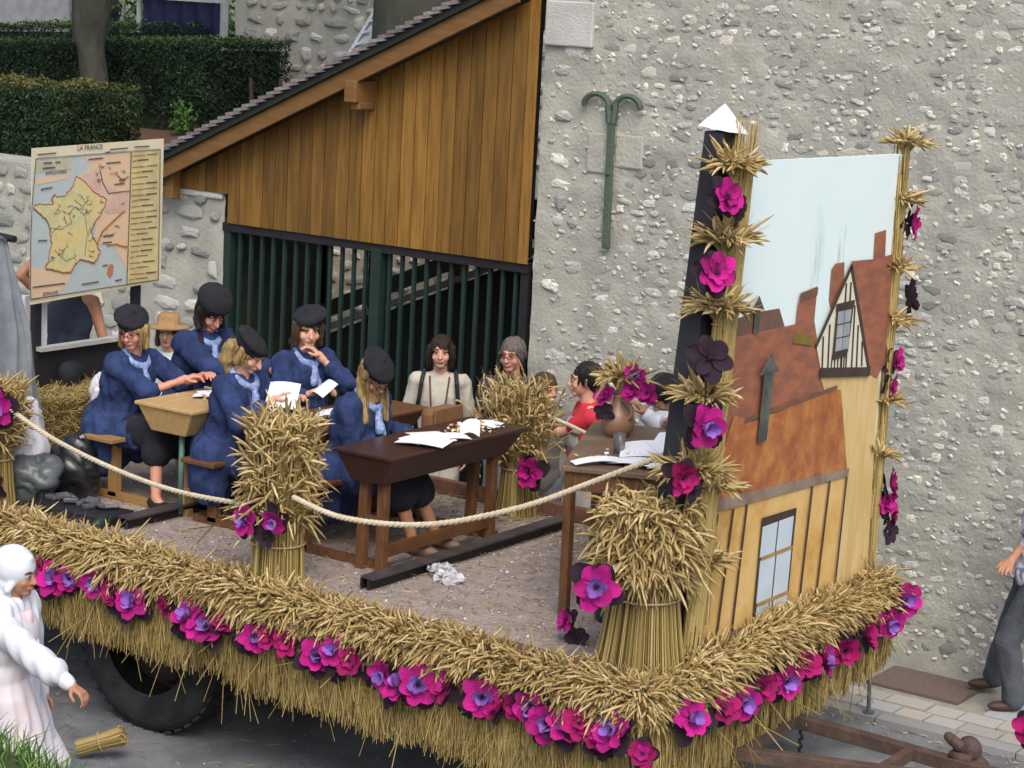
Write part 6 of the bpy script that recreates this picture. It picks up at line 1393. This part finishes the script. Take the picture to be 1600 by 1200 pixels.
# pink badges on smocks
# ---- spectators
G2 = 'spectators standing along the wall behind the float'
PV = .045
e_, J_ = person('smiling dark haired woman in cream cardigan with long bead necklace by the green bars', (-4.38, 4.20, PV + 1.01), -56, -56, pitch=0, hands=((None, .4), (None, .4)), seated=False, floor=PV, skin='light', hair=('bob', 'dark'), top=('long', CREAM), bottom=('trousers', mat('pale_trousers', (.50, .48, .42), .9)), smile=True, group=G2, S=1.05)
nb, tf, r_, sdv = J_['nb'], J_['tf'], J_['r'], J_['sdv']
bd = MB()
for t in np.linspace(0, 1, 42):
    for s in (-1, 1): bd.ell(nb + r_ * s * (.075 - .045 * t) + tf * (.07 + .09 * math.sin(min(1, t * 1.6) * 1.57)) - sdv * (.01 + .46 * t), (.0075, .0075, .009), n=6, m=4)
bd.ell(nb + tf * .155 - sdv * .49, (.03, .02, .03), n=8, m=6); part('necklace', bd, mat('dark_red_beads', (.12, .03, .03), .4), e_, smooth=True)
blob('undershirt', MB().ell(nb + tf * .075 - sdv * .15, (.05, .05, .07), (r_, tf, sdv)), WHITECLOTH, e_, .008, 1)
for s in (-1, 1): blob('rucksack_strap', MB().tube([nb + r_ * s * .12 + tf * .02 + sdv * .035, nb + r_ * s * .135 + tf * .115 - sdv * .05, nb + r_ * s * .15 + tf * .125 - sdv * .18, nb + r_ * s * .17 + tf * .06 - sdv * .30], .018, 8), BLACK, e_, .008, 1)
person('grey haired man in glasses grinning behind the bushy back sheaf', (-3.72, 4.22, PV + 1.06), -78, -60, pitch=4, seated=False, floor=PV, skin='ruddy', hair=('short', 'grey'), top=('shirt', mat('dark_jacket', (.04, .042, .05), .85)), bottom=('trousers', GREYCLOTH), glasses=True, smile=True, group=G2, S=1.08)
e_, J_ = person('short haired woman in red T-shirt with cream waistcoat seen from the side, arms folded forward', (-2.66, 3.62, PV + 1.10), -143, -138, pitch=2, hands=(((-3.05, 3.55, 1.50), .6), ((-3.00, 3.62, 1.52), .6)), seated=False, floor=PV, skin='light', hair=('short', 'black'), top=('short', RED), bottom=('trousers', mat('pale_grey_trousers', (.42, .41, .39), .9)), group=G2, S=1.06)
nb, tf, r_, sdv, ch_ = J_['nb'], J_['tf'], J_['r'], J_['sdv'], J_['ch']
blob('waistcoat', MB().ell(ch_ - sdv * .03, (.160, .150, .20), (r_, tf, sdv), 18, 12).ell(J_['hip'] + sdv * .05, (.185, .158, .17), (r_, tf, sdv), 18, 12).cone(nb + r_ * .10 - sdv * .02 , .038, nb + r_ * .12 - sdv * .15 + tf * .09, .045).cone(nb - r_ * .10 - sdv * .02, .038, nb - r_ * .12 - sdv * .15 + tf * .09, .045).cone(nb + r_ * .11 - sdv * .03, .040, nb + r_ * .13 - sdv * .18 - tf * .09, .05), CREAM, e_, .011, 2, fold=.004)
person('spectator mostly hidden behind the bushy sheaf, only the side of the face showing', (-3.26, 3.95, PV + .95), -20, -40, lod=1.5, seated=False, floor=PV, skin='tan', hair=('short', 'brown'), top=('shirt', mat('dull_shirt', (.20, .19, .18), .9)), bottom=('trousers', GREYCLOTH), group=G2)
person('spectator in a brown straw hat peeping out behind the two pupils at the pale desk', (-6.66, 3.62, PV + .93), -60, -56, lod=1.5, seated=False, floor=PV, skin='light', hair=('bob', 'brown'), hat='straw_hat', top=('shirt', WHITECLOTH), bottom=('trousers', GREYCLOTH), group=G2, S=1.03)
# woman behind the map
person('woman in dark navy top holding up the map from behind, her head hidden by it', (-6.22, 2.10, D + .49), -56, -56, pitch=0, lean=0, hands=((None, .3), ((-6.30, 1.92, 2.50), .5)), elbows=(None, (-.3, -.9, -.1)), lod=1.5, seated=True, skin='tan', hair=('bob', 'dark'), top=('tank', mat('dark_navy_knit', (.022, .03, .05), .9, (.035, .045, .07), 20)), bottom=('trousers', NAVY), show=('legs',), S=1.06)
o = part('white_board', MB().box((-6.05, 1.60, D + .86), (.03, .22, .42)), WHITECLOTH, None, bevel=.004); tag(o, 'white card standing behind the easel beside the woman holding the map', 'card')
# person at the teacher desk
person('dark haired person bent low over papers at the far side of the teacher desk', (-1.22, 2.62, D + .42), -128, -96, pitch=48, lean=30, hands=(((-1.25, 2.02, TZ + .05), .6), ((-1.02, 1.95, TZ + .05), .6)), skin='tan', hair=('short', 'black'), top=('long', WHITECLOTH), bottom=('trousers', NAVY))
ch2 = empty('stool', (-1.25, 2.62, D), 'plain wooden stool under the person at the teacher desk', 'stool'); part('seat', MB().box((-1.25, 2.55, D + .33), (.32, .24, .03)), MIDWOOD, ch2)
for a, b in ((-1, -1), (1, -1), (1, 1), (-1, 1)): part('leg', MB().bar((-1.25 + a * .12, 2.55 + b * .09, D + .32), (-1.25 + a * .14, 2.55 + b * .10, D), .03, .03), MIDWOOD, ch2)
# white costumed woman bottom left
PINKW = mat('pinkish_white_muslin', (.62, .61, .66), .85, (.62, .53, .57), 3, .8, bump=.4, bscale=12, stretch=(1.5, 1.5, .5))
e_, J_ = person('woman in white bonnet and flowing white costume walking at the lower left corner', (-2.93, -1.50, .765), 14, 20, pitch=8, lean=3, hands=((None, .4), ((-2.42, -1.52, .93), 1.0)), elbows=(None, (-.2, -.6, -.5)), seated=False, floor=0, skin='brown', hair=('short', 'dark'), hat='bonnet', top=('gown', PINKW), bottom=('trousers', PINKW), sleeve=.95, S=1.0)
nb, tf, r_, sdv, f_ = J_['nb'], J_['tf'], J_['r'], J_['sdv'], J_['f']; Z_ = Vector((0, 0, 1))
sh_ = MB(); sh_.cone(nb - r_ * .13 - sdv * .03, .088, nb + r_ * .13 - sdv * .03, .088).cone(nb - tf * .06, .07, nb - tf * .10 - sdv * .55, .16, 16)
for s in (-1, 1):
    sh_.cone(nb + r_ * s * .11 + tf * .03, .055, nb - sdv * .28 + tf * .145 + r_ * s * .02, .038).cone(nb - sdv * .28 + tf * .145, .03, nb - sdv * .72 + tf * .20 + r_ * s * .05, .035)
blob('shawl', sh_, WHITECLOTH, e_, .0095, 4, extra=lambda p: .006 * math.sin((p.x * r_.x + p.y * r_.y) * 95 + p.z * 9 + 3 * noise.noise(p * 5)))
for a, el, wr, c_, s in J_['arms']:
    bt = wr + Vector((0, 0, -.02)); blob('wide_sleeve', MB().cone(a, .082, el, .074, 16).cone(el, .074, el.lerp(wr, .55), .074, 18), WHITECLOTH, e_, .0095, 4, extra=lambda p: .005 * math.sin((p.x * f_.x + p.y * f_.y) * 80 + p.z * 22 + 4 * noise.noise(p * 6)))
blob('bodice', MB().ell(nb - sdv * .12 + tf * .105, (.045, .03, .10), (r_, tf, sdv)), mat('pink_bodice', (.66, .36, .40), .85, (.72, .62, .64), 12), e_, .008, 1)
# pedestrian at the right edge
e_, J_ = person('pedestrian in grey trousers cut off by the right edge of the photo on the pavement', (.50, 4.12, PV + .93), -140, -140, lean=-2, hands=((None, .3), ((.40, 3.92, 1.10), .4)), feet=((.43, 4.12, PV), (.16, 4.42, PV)), seated=False, floor=PV, skin='tan', hair=('short', 'brown'), top=('shirt', ramp_mat('plaid_shirt', [(0, (.62, .64, .75)), (.5, (.70, .70, .74)), (.56, (.12, .16, .35)), (1, (.6, .62, .7))], 'noise', .8, 18)), bottom=('trousers', mat('slate_trousers', (.085, .095, .115), .9, (.06, .07, .085), 6, bump=.3)), shoes=mat('brown_shoe', (.06, .035, .03), .6), group=G2, S=1.05)
